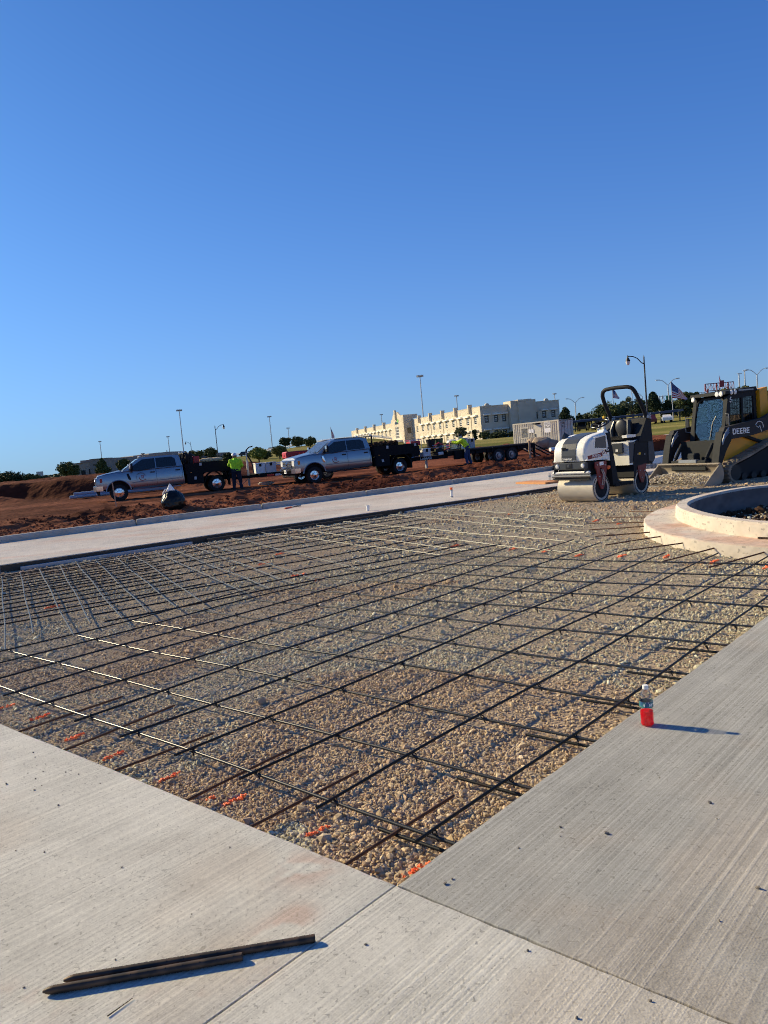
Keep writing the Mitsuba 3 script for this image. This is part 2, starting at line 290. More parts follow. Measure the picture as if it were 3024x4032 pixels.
# ---------------------------------------------------------------- foreground pavements (three pours) and gravel bed
C0 = np.array([-0.072, 2.560]); eR = dR; eL = np.array([-0.744, 0.668])          # edge directions from the inner corner
def jag(a, b, step, amp, seed):
    P = resample(np.array([a, b]), step, closed=False); g = np.random.default_rng(seed); d = (P[-1] - P[0]) / np.linalg.norm(P[-1] - P[0]); n = np.array([-d[1], d[0]])
    o = amp * (g.random(len(P)) - 0.5) * 2; o[0] = o[-1] = 0; return P + n * o[:, None]
gap = 0.0014
ePer = np.array([0.74, -0.672])
L1 = C0 + eL * 12.0
edgeL = jag(C0 + np.array([-0.002, 0.0015]), L1, 0.12, 0.0025, 1)
left = np.vstack([edgeL, [L1 - eR * 9], [C0 - eR * 9 + eL * gap]])
LEV = [(0, -0.24), (0.0004, -0.006), (0.0015, -0.0015), (0.005, 0.0)]
struct('pavement', loft_ring(left, LEV), 'concrete_left', smooth=30)
j1 = C0 + ePer * 9.0
mid = np.vstack([[C0 - ePer * 0 - eL * gap], [C0 - eR * 9 - eL * gap], [C0 - eR * 9 + ePer * 9], jag(j1 - dR * 0.003, C0 - dR * 0.004 + ePer * 0.02, 0.035, 0.0022, 2)])
struct('pavement', loft_ring(mid, LEV), 'concrete_left', smooth=30)
edgeR = jag(C0 + ePer * 0.004, C0 + eR * 13, 0.12, 0.003, 3)
right = np.vstack([edgeR, [C0 + eR * 13 + ePer * 9], jag(j1 + dR * 0.002, C0 + ePer * 0.02 + dR * 0.003, 0.03, 0.003, 4)])
struct('pavement', loft_ring(right, LEV), 'concrete_right', smooth=30)
GZ = lambda x, y: -0.135 + 0.035 * sstep(11, 17, y) * sstep(-2, 3, x) + 0.055 * np.exp(-((x - 4.4) ** 2 + (y - 9.6) ** 2) / 2.6) + 0.022 * (fb(x, y, 0.8, 3, 21) - 0.5) + 0.012 * (fb(x, y, 6.0, 3, 22) - 0.5)
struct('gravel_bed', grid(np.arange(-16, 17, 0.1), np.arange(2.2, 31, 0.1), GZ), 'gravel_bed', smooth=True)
GP = Polygon([C0, L1, (-16, 8.2), *NEAR[1:], (16, 24), C0 + eR * 13])
def scatter(n, ymin, ymax, seed):
    import shapely
    g = np.random.default_rng(seed); out = np.zeros((0, 2))
    while len(out) < n:
        # even in the ground plane within the view's wedge
        y = np.sqrt(g.random(n) * (ymax ** 2 - ymin ** 2) + ymin ** 2); x = (g.random(n) * 1.24 - 0.62) * y; p = np.stack([x, y], 1)
        p = p[shapely.contains_xy(GP.buffer(-0.012), p[:, 0], p[:, 1])]
        d = meshkit.fbm(np.column_stack([p * 0.75, p[:, 0] * 0 + 4]), 3, 31); p = p[(d < 0.54) | (g.random(len(p)) < 0.38)]
        out = np.vstack([out, p])
    return out[:n]
pos, siz = [], []
for n, a, b, sd, s0 in ((19000, 2.4, 4.0, 1, 0.0068), (33000, 4.0, 6.5, 2, 0.0078), (33000, 6.5, 11, 3, 0.0105), (18000, 11, 23, 4, 0.018)):
    p = scatter(n, a, b, sd); g = np.random.default_rng(sd + 50); s = s0 * np.exp(g.normal(0, 0.36, n)); s[g.random(n) < 0.010] *= 1.7
    near = np.exp(-((p[:, 0] - C0[0]) ** 2 + (p[:, 1] - C0[1] - .4) ** 2) / 0.5); s *= 1 + 0.35 * near * (g.random(n) < 0.6)
    pos.append(np.column_stack([p, GZ(p[:, 0], p[:, 1]) + s * 0.30])); siz.append(s)
pos, siz = np.vstack(pos), np.hstack(siz); keep = np.hypot(pos[:, 0] - 6.3, pos[:, 1] - 10.6) > 0
pal = np.array([(0.56, 0.49, 0.36), (0.48, 0.415, 0.30), (0.64, 0.58, 0.45), (0.45, 0.41, 0.33), (0.52, 0.425, 0.32), (0.42, 0.37, 0.28), (0.60, 0.56, 0.47), (0.50, 0.42, 0.34)])
ci = rng.integers(0, len(pal), len(pos)); redz = meshkit.fbm(np.column_stack([pos[:, :2] * 0.45, pos[:, 0] * 0 + 2]), 3, 41)
col = pal[ci] * np.array([0.96, 0.98, 0.90]) * (0.7 + 0.5 * rng.random((len(pos), 1))); col = col * (1 - 0.25 * (redz > 0.56)[:, None] * np.array([0.1, 0.7, 1.0]))
v, f = lumps(pos, siz, 8, flat=0.8, rough=0.3)
struct('gravel', tm(v, f), 'stones', smooth=False, kind='stuff', label='bed of tan crushed gravel under the steel mesh', cat='gravel', color=np.repeat(col, 12, 0))
# orange paint marks sprayed on the gravel: each a patch of painted stones
MARKS = [(-2.83, 5.47), (-2.44, 5.16), (-2.04, 4.72), (-1.67, 4.34), (-1.25, 3.97), (-0.96, 3.67), (-0.84, 3.62), (-0.4, 3.24), (0.0, 2.87), (0.06, 2.66), (-4.22, 9.61), (-1.9, 11.82), (-1.79, 12.83), (-1.21, 10.41), (-0.89, 9.88), (1.04, 11.91), (2.55, 15.73), (3.63, 13.39), (3.86, 12.78), (1.78, 10.99), (2.15, 10.53), (2.45, 9.92), (2.87, 9.49), (3.28, 9.11), (3.57, 8.5), (3.91, 7.99)]
for i, (x, y) in enumerate(MARKS):
    g = np.random.default_rng(200 + i); far = min(1.6, max(1, y / 5)); n = 22
    if i in (5, 9): n = 7
    a = np.linspace(-0.06, 0.06, n) * far * (0.35 if i in (5, 9) else 1) + g.normal(0, 0.006, n); b = g.normal(0, 0.007 * far, n); p = np.array([x, y]) + a[:, None] * dR + b[:, None] * dN
    s = 0.0085 * far ** 0.7 * np.exp(g.normal(0, 0.25, n)); v, f = lumps(np.column_stack([p, GZ(p[:, 0], p[:, 1]) + 0.010 + s * 0.3]), s, 300 + i)
    lb = (f'orange paint mark on gravel by the left pavement edge, {ORD[i]} from the left' if i < 9 else
          'orange paint mark in the corner where the two pavements meet' if i == 9 else f'small orange paint mark on the farther gravel, {ORD[i - 10]} of those scattered there')
    solo('paint_mark', lb, 'paint mark', tm(v, f), 'paint_orange', group='orange paint marks on the gravel', smooth=False)
# ---------------------------------------------------------------- reinforcing bars
def bar(a, b, za=-0.06, zb=-0.06, r=0.008, ribs=True, bow=0.0, seed=0):
    a, b = np.array([*a, za]), np.array([*b, zb]); Ln = np.linalg.norm(b - a); g = np.random.default_rng(seed)
    s, at = [0.0], 0.0
    while at < Ln:
        p = a + (b - a) * at / Ln; d = math.hypot(p[0], p[1])
        at += (0.0055 if d < 4.6 else 0.2) if ribs else 0.3; s.append(min(at, Ln))
    s = np.array(s); P = a + (b - a) * (s / Ln)[:, None]; n = np.cross((b - a) / Ln, [0, 0, 1.0])
    w1, w2 = g.random(2) * 6; P += n * (0.006 * np.sin(s * 1.7 + w1) + bow * np.sin(np.pi * s / Ln))[:, None]; P[:, 2] += 0.006 * np.sin(s * 2.1 + w2)
    dd = np.hypot(P[:, 0], P[:, 1]); rad = np.where(dd < 4.6, np.where(np.arange(len(s)) % 2 == 0, r * 1.08, r * 0.86), r)
    return sweep(P, rad, 7)
RNS = [1.95, 2.52, 3.07, 3.63, 4.19, 4.75, 5.3, 5.83, 6.36, 6.87, 7.34]
REND = [7.6, 8.9, 8.80, 8.72, 8.95, 9.35, 9.65, 8.75, 7.2, 6.2, 5.6]
LRS = [2.27, 2.83, 3.43, 4.04, 4.65, 5.27, 5.86, 6.50, 7.10, 7.72, 8.30]
LEND = [1.80, 1.80, 1.80, 1.80, 1.80, 1.80, 1.80, 1.85, 1.75, 1.9, 1.9]
LSTART = [8.2, 7.4, 7.25, 7.3, 7.25, 7.25, 7.1, 7.6, 7.3, 6.75, 7.0]
G1 = 'rebar running parallel to the right pavement edge'; G2 = 'rebar running across towards the right pavement'; G3 = 'rebar running parallel to the far road'; G4 = 'cross rebar reaching the far road edge'
for i, (n, e) in enumerate(zip(RNS, REND)):
    solo('rebar', f'dark ribbed bar, {ORD[i]} from the right pavement edge, parallel to it', 'rebar', bar(RN(2.16 if i < 7 else 2.16, n), RN(e, n + (0.05 if i == 0 else 0)), -0.044, -0.044 + (0.03 if e > 7.5 else 0), seed=i, r=0.0074, bow=0.015 * (-1) ** i), 'rebar_steel', group=G1, smooth=50)
for i, (r, e, s) in enumerate(zip(LRS, LEND, LSTART)):
    solo('rebar', f'bar crossing towards the right pavement, {ORD[i]} of those from the near left pavement', 'rebar', bar(RN(r, s), RN(r, e), -0.06, -0.06 + (0.025 if i > 4 else 0), seed=40 + i), 'rebar_cross', group=G2, smooth=50)
# wire ties at the near crossings, parts of the crossing bars
rk = [k for k in list(scene) if k == 'rebar' or k.startswith('rebar_0')]
for i, r in enumerate(LRS[:8]):
    root = rk[len(RNS) + i]
    for n in RNS:
        if n > LSTART[i] - 0.05: continue
        p = RN(r, n)
        if math.hypot(*p) > 8.5: continue
        c = np.array([p[0], p[1], -0.052])
        part(root, 'wire_tie', cat([sweep([c + [dR[0] * .012, dR[1] * .012, .004], c + [dN[0] * .014, dN[1] * .014, .014], c - [dR[0] * .012, dR[1] * .012, -.004], c - [dN[0] * .014, dN[1] * .014, .012], c + [dR[0] * .012, dR[1] * .012, .004]], 0.0035, 5), cyl(c, c + [0.012, -0.01, -0.03], 0.004, 5)]), 'rebar_steel', smooth=False)
# short tie bars beside the near splices at the pavement edge, lying under the ends of the crossing bars
for i, r in enumerate(LRS[:6]):
    a, b = RN(r - 0.035, 2.22), RN(r - 0.045, 1.74)
    solo('rebar', f'short ribbed stub of bar under the pavement end of the {ORD[i]} crossing bar', 'rebar', bar(a, b, -0.085, -0.075, seed=70 + i), 'rebar_steel', group='short bar stubs at the right pavement', smooth=50)
# bars parallel to the far road and their cross bars
A_S = math.radians(34.0); dS = np.array([math.cos(A_S), math.sin(A_S)]); nS = np.array([-dS[1], dS[0]])
def SP(t, n): return dS * t + nS * n
FULL = [(8.34, 7.6), (8.82, 7.4), (9.36, 7.7), (10.09, 7.95), (10.8, 8.2), (11.46, 8.3), (12.05, 9.1), (12.62, 9.5), (13.3, 9.9), (13.85, 9.9)]
SHORT = [(9.62, 3.6), (10.42, 3.6), (11.12, 3.7), (11.76, 3.8), (12.33, 3.9), (12.96, 4.0), (13.58, 4.1), (14.12, 4.2)]
for i, (n, e) in enumerate(FULL):
    solo('rebar', f'long bar parallel to the far road, {ORD[len(FULL) - 1 - i]} counting from that road', 'rebar', bar(SP(0.9 + (n - 8) * 0.05 if n > 9 else 2.0, n), SP(e, n), seed=100 + i, r=0.0085), 'rebar_steel', group=G3, smooth=50)
for i, (n, e) in enumerate(SHORT):
    solo('rebar', f'short bar at the left, parallel to the far road, {ORD[len(SHORT) - 1 - i]} from that road', 'rebar', bar(SP(1.0, n), SP(e, n), seed=130 + i, r=0.0085), 'rebar_steel', group=G3, smooth=50)
CROSS = [((-6.25, 12.52), (-3.59, 7.09)), ((-6.1, 12.85), (-3.62, 7.73)), ((-5.86, 13.05), (-3.08, 7.39)), ((-5.6, 13.25), (-3.12, 7.97)), ((-5.36, 13.4), (-2.83, 8.06)), ((-5.08, 13.55), (-2.63, 8.31)), ((-4.8, 13.75), (-2.35, 8.44)),
         ((-4.55, 13.98), (-2.11, 8.61)), ((-4.25, 14.2), (-1.64, 8.90)), ((-4.0, 14.4), (-1.40, 9.09)), ((-3.72, 14.75), (-1.14, 9.29)), ((-3.45, 14.9), (-0.88, 9.41)),
         ((-3.10, 15.57), (-0.37, 10.03)), ((-2.55, 16.02), (0.71, 10.63)), ((-2.03, 16.35), (1.11, 10.88)), ((-1.47, 16.62), (2.43, 9.59)), ((-0.90, 16.86), (2.675, 10.52)), ((0.147, 17.58), (2.954, 11.57)), ((0.708, 17.98), (3.166, 12.38)), ((1.283, 18.23), (3.43, 13.39))]
for i, (a, b) in enumerate(CROSS):
    solo('rebar', f'pale shining bar running from the far road edge, {ORD[i] if i < 17 else ["third last", "second last", "last"][i - 17]} counting from the left', 'rebar', bar(a, b, -0.056, -0.056, seed=160 + i, r=0.008), 'rebar_glint', group=G4, smooth=50)
# rusty tie bars drilled into the left pavement and the island
DOWG = [((-2.404, 4.792), (-1.931, 5.344)), ((-1.97, 4.412), (-1.501, 5.052)), ((-1.544, 4.031), (-1.114, 4.47)), ((-1.034, 3.58), (-0.614, 4.1)), ((-0.686, 3.265), (-0.241, 3.727)), ((-0.263, 2.876), (0.191, 3.367))]
for i, (a, b) in enumerate(DOWG):
    a, b = np.array(a), np.array(b); a = a - (b - a) / np.linalg.norm(b - a) * 0.12
    solo('tie_bar', f'short rusty bar sticking out of the left pavement edge, {ORD[i]} from the left', 'tie bar', bar(a, b, -0.085, -0.085, seed=190 + i, r=0.0075), 'rust_steel', group='rusty tie bars in the left pavement', smooth=50)
IDOW = [((4.366, 13.874), (4.524, 13.158)), ((3.769, 13.208), (4.133, 12.488)), ((3.306, 12.573), (3.897, 11.815)), ((3.109, 11.846), (3.756, 11.329)), ((2.966, 11.012), (3.645, 10.7)), ((2.851, 10.12), (3.609, 10.146)), ((2.93, 9.567), (3.624, 9.482)), ((3.048, 8.593), (3.779, 8.915)), ((3.316, 7.999), (3.98, 8.308))]
for i, (a, b) in enumerate(IDOW):
    a, b = np.array(a), np.array(b); b = b + (b - a) / np.linalg.norm(b - a) * 0.12
    solo('tie_bar', f'dark short bar sticking out of the concrete island, {ORD[i]} counting from the roller side', 'tie bar', bar(a, b, -0.05, 0.0, seed=210 + i, r=0.0085), 'rust_steel', group='short bars in the island edge', smooth=50)
# ---------------------------------------------------------------- raised concrete island at the right
for k, c, r, m in (('black_rubber', (0.012, 0.012, 0.013), 0.85, 0), ('plastic_white', (0.78, 0.77, 0.73), 0.4, 0), ('plastic_black', (0.012, 0.012, 0.014), 0.35, 0), ('steel_grey', (0.30, 0.31, 0.32), 0.4, 0.8), ('chrome', (0.75, 0.75, 0.76), 0.12, 1.0),
                   ('wood_pale', (0.42, 0.29, 0.17), 0.8, 0), ('wood_orange', (0.55, 0.25, 0.10), 0.8, 0), ('foam_white', (0.85, 0.84, 0.80), 0.7, 0), ('red_paint', (0.45, 0.02, 0.025), 0.4, 0), ('orange_cap', (0.95, 0.16, 0.03), 0.45, 0),
                   ('pvc_grey', (0.30, 0.34, 0.38), 0.45, 0), ('galvanised', (0.42, 0.43, 0.44), 0.5, 0.6), ('board_dark', (0.055, 0.044, 0.034), 0.8, 0), ('green_cloth', (0.03, 0.16, 0.09), 0.9, 0), ('pebble', (0.16, 0.14, 0.12), 0.9, 0)):
    M(k, c, r, m)
OUT = np.array([(10.5, 14.6), (7.0, 14.6), (5.7, 13.95), (4.66, 13.0), (3.95, 11.85), (3.62, 10.6), (3.58, 10.05), (3.62, 9.45), (3.74, 8.93), (3.92, 8.55), (4.25, 8.05), (5.0, 7.35), (6.2, 6.9), (8, 6.7), (10.5, 6.75)])
INN = np.array([(10.5, 13.62), (6.72, 13.57), (6.13, 13.47), (5.53, 13.1), (4.83, 12.42), (4.4, 11.75), (4.14, 10.75), (4.09, 10.1), (4.13, 9.5), (4.22, 9.05), (4.36, 8.7), (4.75, 8.2), (5.5, 7.75), (6.6, 7.5), (10.5, 7.5)])
from scipy.interpolate import CubicSpline
def smooth_line(P, step=0.12):
    d = np.r_[0, np.cumsum(np.linalg.norm(np.diff(P, axis=0), axis=1))]; t = np.arange(0, d[-1], step); return np.column_stack([CubicSpline(d, P[:, c])(t) for c in (0, 1)])
oL, iL = smooth_line(OUT), smooth_line(INN)
isl = thing('traffic_island', 'raised pale concrete island with a rounded stepped kerb at the right edge', 'traffic island')
part(isl, 'kerb_ledge', loft_ring(np.vstack([oL, offset_line(iL, 0.1)[::-1]]), [(0, -0.34), (0.0, -0.05), (0.012, 0.045), (0.03, 0.06)]), 'concrete_island', smooth=40)
part(isl, 'kerb_wall', loft_ring(np.vstack([iL, offset_line(iL, 0.21)[::-1]]), [(0, -0.2), (0.006, 0.10), (0.012, 0.21), (0.035, 0.24)]), 'concrete_island', smooth=40)
wi = offset_line(iL, 0.2115); part(isl, 'inner_face', tm(np.vstack([np.column_stack([wi, np.full(len(wi), -0.2)]), np.column_stack([offset_line(iL, 0.207), np.full(len(wi), 0.205)])]), np.vstack([np.stack([np.arange(len(wi) - 1), np.arange(1, len(wi)), np.arange(1, len(wi)) + len(wi)], 1), np.stack([np.arange(len(wi) - 1), np.arange(1, len(wi)) + len(wi), np.arange(len(wi) - 1) + len(wi)], 1)])), 'concrete_mottled', smooth=True, label='dark mottled inner face of the island kerb')  # thin sheet over the inside of the wall, darker and mottled
struct('soil', tm(*(lambda m: (m.vertices, m.faces))(prism(Polygon(offset_line(iL, 0.15)), -0.3, -0.12, 'z'))), 'soil_dark')
k = 260; p = np.column_stack([rng.uniform(4.4, 6.6, k), rng.uniform(8.3, 13.2, k)])
import shapely
p = p[shapely.contains_xy(Polygon(offset_line(iL, 0.3)), p[:, 0], p[:, 1])]; s = 0.03 + 0.07 * rng.random(len(p)) ** 2
v, f = lumps(np.column_stack([p, -0.11 + s * 0.2]), s, 77, flat=1.1); struct('soil_clods', tm(v, f), 'soil_dark', kind='stuff', label='dark soil lumps inside the concrete island', cat='soil')
rod = lambda a, b, z, r=0.012: cyl((*a, z), (*b, z), r, 10)
solo('steel_rod', 'short dark rod lying on the island ledge at the picture edge, the nearer one', 'rod', rod((4.24, 8.84), (4.62, 8.40), 0.075), 'stake_steel')
solo('steel_rod', 'short dark rod on the island ledge at the picture edge, the one behind', 'rod', rod((4.29, 8.93), (4.66, 8.48), 0.075), 'stake_steel')
# ---------------------------------------------------------------- foreground: drink bottle, form stakes, pebbles
scene['m_bottle_skin'] = {'type': 'thindielectric', 'int_ior': 1.4, 'specular_transmittance': rgb((0.80, 0.81, 0.82))}
scene['m_red_liquid'] = {'type': 'principledthin', 'base_color': rgb((1.0, 0.02, 0.045)), 'roughness': 0.3, 'spec_trans': 0.1, 'diff_trans': 1.1, 'eta': 1.3}
M('label_blue', proc(lambda p, n, uv: mix((0.03, 0.10, 0.22), (0.05, 0.22, 0.20), smoothstep(0.45, 0.6, noise(p.x * 90, p.y * 90, p.z * 60)))), 0.35)
M('label_white', (0.8, 0.8, 0.78), 0.4)
def bottle(name, label, loc, liquid=None, level=0.0, labelmat='label_blue', s=1.0):
    b = thing(name, label, 'bottle', loc, s=s)
    prof = [(0.0, 0.003), (0.024, 0.001), (0.031, 0.006), (0.0325, 0.016)]
    for i in range(9):
        z = 0.022 + i * 0.0072; prof += [(0.0325, z), (0.0308, z + 0.0036)]
    prof += [(0.0325, 0.09), (0.0325, 0.126), (0.0325, 0.136), (0.0305, 0.150), (0.024, 0.168), (0.0155, 0.181), (0.0125, 0.186), (0.0125, 0.190)]
    part(b, 'shell', lathe(prof, 28), 'bottle_skin', smooth=True)
    if liquid: part(b, 'liquid', lathe([(0.0, 0.0045), (0.022, 0.0035), (0.0298, 0.008)] + [(0.0302 + 0.0008 * math.cos(i), 0.014 + i * 0.0038) for i in range(int((level - 0.014) / 0.0038) + 1)] + [(0.0303, level), (0.0, level)], 28), liquid, smooth=40)
    part(b, 'label', lathe([(0.0331, 0.098), (0.0331, 0.127)], 28), labelmat, smooth=True)
    strip = [tm(*(lambda A: (np.array([[0.0334 * math.cos(a), 0.0334 * math.sin(a), z] for a, z in A]), [[0, 1, 2], [0, 2, 3]]))([(t, z0), (t + w, z0), (t + w, z1), (t, z1)])) for t, w, z0, z1 in ((-2.0, .5, .121, .1262), (-1.45, .12, .104, .119), (-1.25, .10, .107, .119), (-1.1, .14, .104, .119), (-2.3, .2, .103, .117), (-0.85, .35, .112, .116))]
    part(b, 'label_print', cat(strip), 'label_white', smooth=False)
    part(b, 'cap', lathe([(0, 0.187), (0.0145, 0.187), (0.0148, 0.203), (0.0135, 0.2055), (0, 0.2055)], 24), 'plastic_white', smooth=40)
    return b
bottle('drink_bottle', 'clear plastic bottle half full of red drink standing on the right pavement', (1.216, 3.779, 0.0), 'red_liquid', 0.076)
bottle('water_bottle', 'clear water bottle with a blue label standing on the far road', (5.11, 23.64, 0.0), None, labelmat='label_blue', s=1.25)
def stake(a, b, z, label, r=0.0125):
    a, b = np.array([*a, z]), np.array([*b, z]); L = np.linalg.norm(b - a); d, s, u = frame_of(b - a)
    k = thing('form_stake', label, 'stake'); M3 = np.array([d, s, u]).T
    g = np.linspace(0, 2 * np.pi, 13)[:-1]; P = [a + d * x for x in (0.0, 0.014, 0.03, L - 0.004, L)]
    part(k, 'shaft', sweep(P, [0.004, r * 0.8, r, r, r * 0.93], 14), 'stake_steel', smooth=40)
    for i in range(5, 1 + int(L / 0.05)):
        c = a + d * (0.05 * i); up_ = np.array([0, 0, 1.0]); side = np.cross(d, up_); q = up_ * 0.82 - side * -0.57
        part(k, 'nail_hole', cyl(c + q * (r - 0.003), c + q * (r + 0.0004), 0.0022, 8), 'plastic_black', smooth=False)
    return k
stake((-1.112, 2.150), (-0.543, 2.229), 0.0128, 'shorter round steel form stake lying on the left pavement, nearest the viewer')
stake((-1.068, 2.192), (-0.328, 2.286), 0.0128, 'longer round steel form stake lying behind the shorter one')
PEB = [[0.561, 2.849], [0.717, 2.771], [1.168, 2.932], [1.062, 3.186], [1.076, 2.358], [0.89, 2.213], [0.38, 2.725], [0.095, 2.537], [0.121, 2.564], [0.305, 2.155], [0.793, 3.16], [0.545, 2.784], [1.141, 2.806], [0.578, 1.914], [0.376, 1.878], [-2.034, 4.164], [-1.883, 3.973], [-2.009, 4.001], [-1.642, 3.798], [-1.782, 3.692], [-1.484, 3.659], [-1.703, 3.854], [-1.601, 3.449], [-0.714, 2.92], [-1.11, 2.84], [-1.479, 3.015], [-1.612, 3.051], [-0.761, 2.493], [-0.172, 2.251], [-1.188, 2.192], [-0.947, 2.285]]
g5 = np.random.default_rng(55)
PEB = PEB + [[float(x), float(y)] for x, y in zip(g5.uniform(-2.1, -1.6, 16), g5.uniform(3.55, 4.1, 16)) if y < 4.2 + (x + 2.0) * -0.9 - 0.1]
big = {0: 0.008, 1: 0.011, 4: 0.009, 2: 0.008, 7: 0.009}
for i, (x, y) in enumerate(PEB):
    s = big.get(i, 0.0032 + 0.003 * g5.random()) if i < 31 else 0.003 + 0.007 * g5.random() ** 2
    v, f = lumps(np.array([[0, 0, s * 0.45]]), [s], 400 + i); rt = x > -0.2 and (np.array([x, y]) - C0) @ ePer > 0 and (np.array([x, y]) - C0) @ dR > 0
    clus = x < -1.45 and y > 3.4
    lab = {1: 'largest dark pebble, upright on the right pavement left of the middle', 0: 'dark round pebble on the right pavement, nearest the gravel edge', 4: 'brown pebble on the right pavement at the right picture edge', 2: 'dark pebble on the right pavement below the bottle shadow', 7: 'dark pebble pair on the right pavement by the corner, larger one'}.get(i) or ('small dark pebble scattered on the right pavement' if rt else 'tiny dark crumb in the cluster at the left edge of the left pavement' if clus else 'small dark pebble lying loose on the near left pavement')
    solo('pebble', lab, 'pebble', tm(v, f), 'pebble', loc=(x, y, 0.0), group='pebbles on the right pavement' if rt else 'crumbs clustered on the left pavement' if clus else 'pebbles on the left pavement', smooth=False)
solo('twig', 'thin dark splinter on the left pavement at the bottom edge', 'twig', cyl((-0.885, 2.035, 0.004), (-0.835, 2.10, 0.004), 0.002, 6, 0.001), 'board_dark')
# ---------------------------------------------------------------- things on and beside the far road
solo('foam_cup', 'white foam cup standing on the near edge of the far road', 'cup', lathe([(0, 0.0), (0.030, 0.0), (0.043, 0.12), (0.045, 0.122), (0.041, 0.122), (0.029, 0.006), (0, 0.006)], 20), 'foam_white', loc=(-0.378, 18.50, 0.0), s=1.25, M3=np.array([[1, 0, 0.06], [0, 1, 0], [0, 0, 1]]) * 1.1)
sc = thing('spray_can', 'marking paint can with an orange cap upright on the far road edge', 'spray can', (1.813, 20.45, 0.0), s=1.12)
part(sc, 'can', lathe([(0, 0), (0.032, 0), (0.033, 0.006), (0.033, 0.165), (0.026, 0.18), (0, 0.182)], 20), 'galvanised')
part(sc, 'cap', lathe([(0, 0.178), (0.030, 0.178), (0.032, 0.185), (0.032, 0.232), (0, 0.236)], 20), 'orange_cap')
part(sc, 'label_band', lathe([(0.0336, 0.03), (0.0336, 0.15)], 20), 'label_white', smooth=True)
hm = thing('hammer', 'red handled hammer lying on the far road', 'hammer', (-2.57, 21.9, 0.0), rz=1.1)
part(hm, 'handle', sweep([(-0.02, 0, 0.02), (0.16, 0, 0.018), (0.34, 0, 0.018)], [0.013, 0.014, 0.016], 8), 'plastic_black')
part(hm, 'grip', cyl((-0.34, 0, 0.02), (-0.02, 0, 0.02), 0.022, 8), 'orange_cap'); part(hm, 'head', box(0.32, 0.37, -0.08, 0.07, 0.0, 0.04, 0.008), 'steel_grey')
solo('plank', 'orange stained wooden board lying flat on the far road by the roller', 'board', box(-0.30, 0.30, -0.72, 0.72, 0.0, 0.055, 0.004), 'wood_orange', loc=(4.62, 23.0, 0.0), rz=0.45)
gl = thing('glove', 'dark work glove with green cuff dropped beside the orange board', 'glove', (5.02, 23.05, 0.0), rz=0.5, s=1.3)
part(gl, 'palm', hull([(0, -.06, 0), (0, .05, 0), (.12, -.05, 0), (.12, .05, 0), (.02, -.05, .06), (.1, .04, .07)]), 'board_dark'); part(gl, 'cuff', hull([(.1, -.05, 0), (.22, -.06, 0), (.1, .05, 0), (.22, .06, 0), (.14, 0, .09), (.2, .01, .08)]), 'green_cloth')
for i in range(4): part(gl, 'finger', sweep([(0.01, -.05 + i * .03, .03), (-.07, -.055 + i * .035, .035), (-.11, -.05 + i * .035, .01)], [.016, .015, .011], 6), 'board_dark')
# form boards and pins along the near foot of the road, then added planks
nd = resample(NEAR[2:8], 0.3, closed=False)
def strip(a, b, off, w, z0, z1): return prism(Polygon(np.vstack([offset_line(nd[a:b], off), offset_line(nd[a:b], off - w)[::-1]])), z0, z1, 'z')
for i, (a, b, off, z0, z1, lb) in enumerate(((2, 14, -0.05, -0.13, -0.075, 'weathered form board at the foot of the far road, at the picture edge'), (14, 30, -0.045, -0.13, -0.06, 'weathered form board at the foot of the far road, second from the left'), (31, 44, -0.055, -0.13, -0.075, 'weathered form board at the foot of the far road below the foam cup'), (44, 49, -0.05, -0.13, -0.06, 'weathered form board at the foot of the far road beside the roller'))):
    solo('form_or_added_board', lb, 'board', strip(int(a / 49 * len(nd)), max(int(a / 49 * len(nd)) + 3, int(b / 49 * len(nd))), off, 0.11, z0, z1), 'board_dark' if i % 2 else 'pvc_grey', smooth=False)
for i, (q0, q1) in enumerate(((0.0, .33), (.33, .62), (.62, .84), (.84, 1.0))):  # planks added over the shaded road face to make it darker
    a, b = int(q0 * len(nd)), min(len(nd), int(q1 * len(nd)) + 1)
    solo('form_or_added_board', f'dark plank added on edge to darken the shaded far road face, {ORD[i]} from the left', 'board', strip(a, b, -0.003, 0.032, -0.16, -0.010), 'board_dark', smooth=False)
# trash bag, stake, pipes, litter
def blob(fn, sub=4): m = trimesh.creation.icosphere(subdivisions=sub); v = np.array(m.vertices); return tm(fn(v), m.faces)
def bagf(v):
    r = 1 + 0.16 * (meshkit.fbm(v * 2.2 + 5, 3, 3) - 0.5) + 0.10 * (np.abs(meshkit.fbm(v * [5, 5, 3], 3, 8) - 0.5) * 2 - 0.3)
    w = v * r[:, None]; z = (w[:, 2] + 0.86).clip(0.0); taper = np.interp(z, [0, 0.3, 0.9, 1.3, 1.7, 1.9], [1.0, 1.06, 0.98, 0.95, 0.9, 0.8]); return np.column_stack([w[:, 0] * 0.33 * taper, w[:, 1] * 0.31 * taper, z * 0.345])
M('bag_black', (0.006, 0.007, 0.008), 0.3, specular=0.3)
tb = thing('trash_bag', 'full black trash bag topped with a white bag behind the kerb', 'trash bag', (-6.10, 22.75, 0.12), rz=0.3, s=1.05)
part(tb, 'sack', blob(bagf, 4), 'bag_black', smooth=True)
def topf(v):
    r = 1 + 0.5 * (meshkit.fbm(v * 2.5 + 2, 3, 12) - 0.5); w = v * r[:, None]; z = w[:, 2] + 1; t = np.interp(z, [0, 0.5, 1.2, 2.2], [1.0, 0.8, 0.45, 0.16]); return np.column_stack([w[:, 0] * 0.17 * t - 0.04, w[:, 1] * 0.15 * t, 0.53 + z * 0.13])
part(tb, 'white_bag', blob(topf, 3), 'foam_white', smooth=True)
part(tb, 'handle_loop', sweep([(-.12, -.05, .62), (-.18, -.06, .66), (-.23, -.05, .58), (-.25, -.02, .50)], .022, 6), 'foam_white')
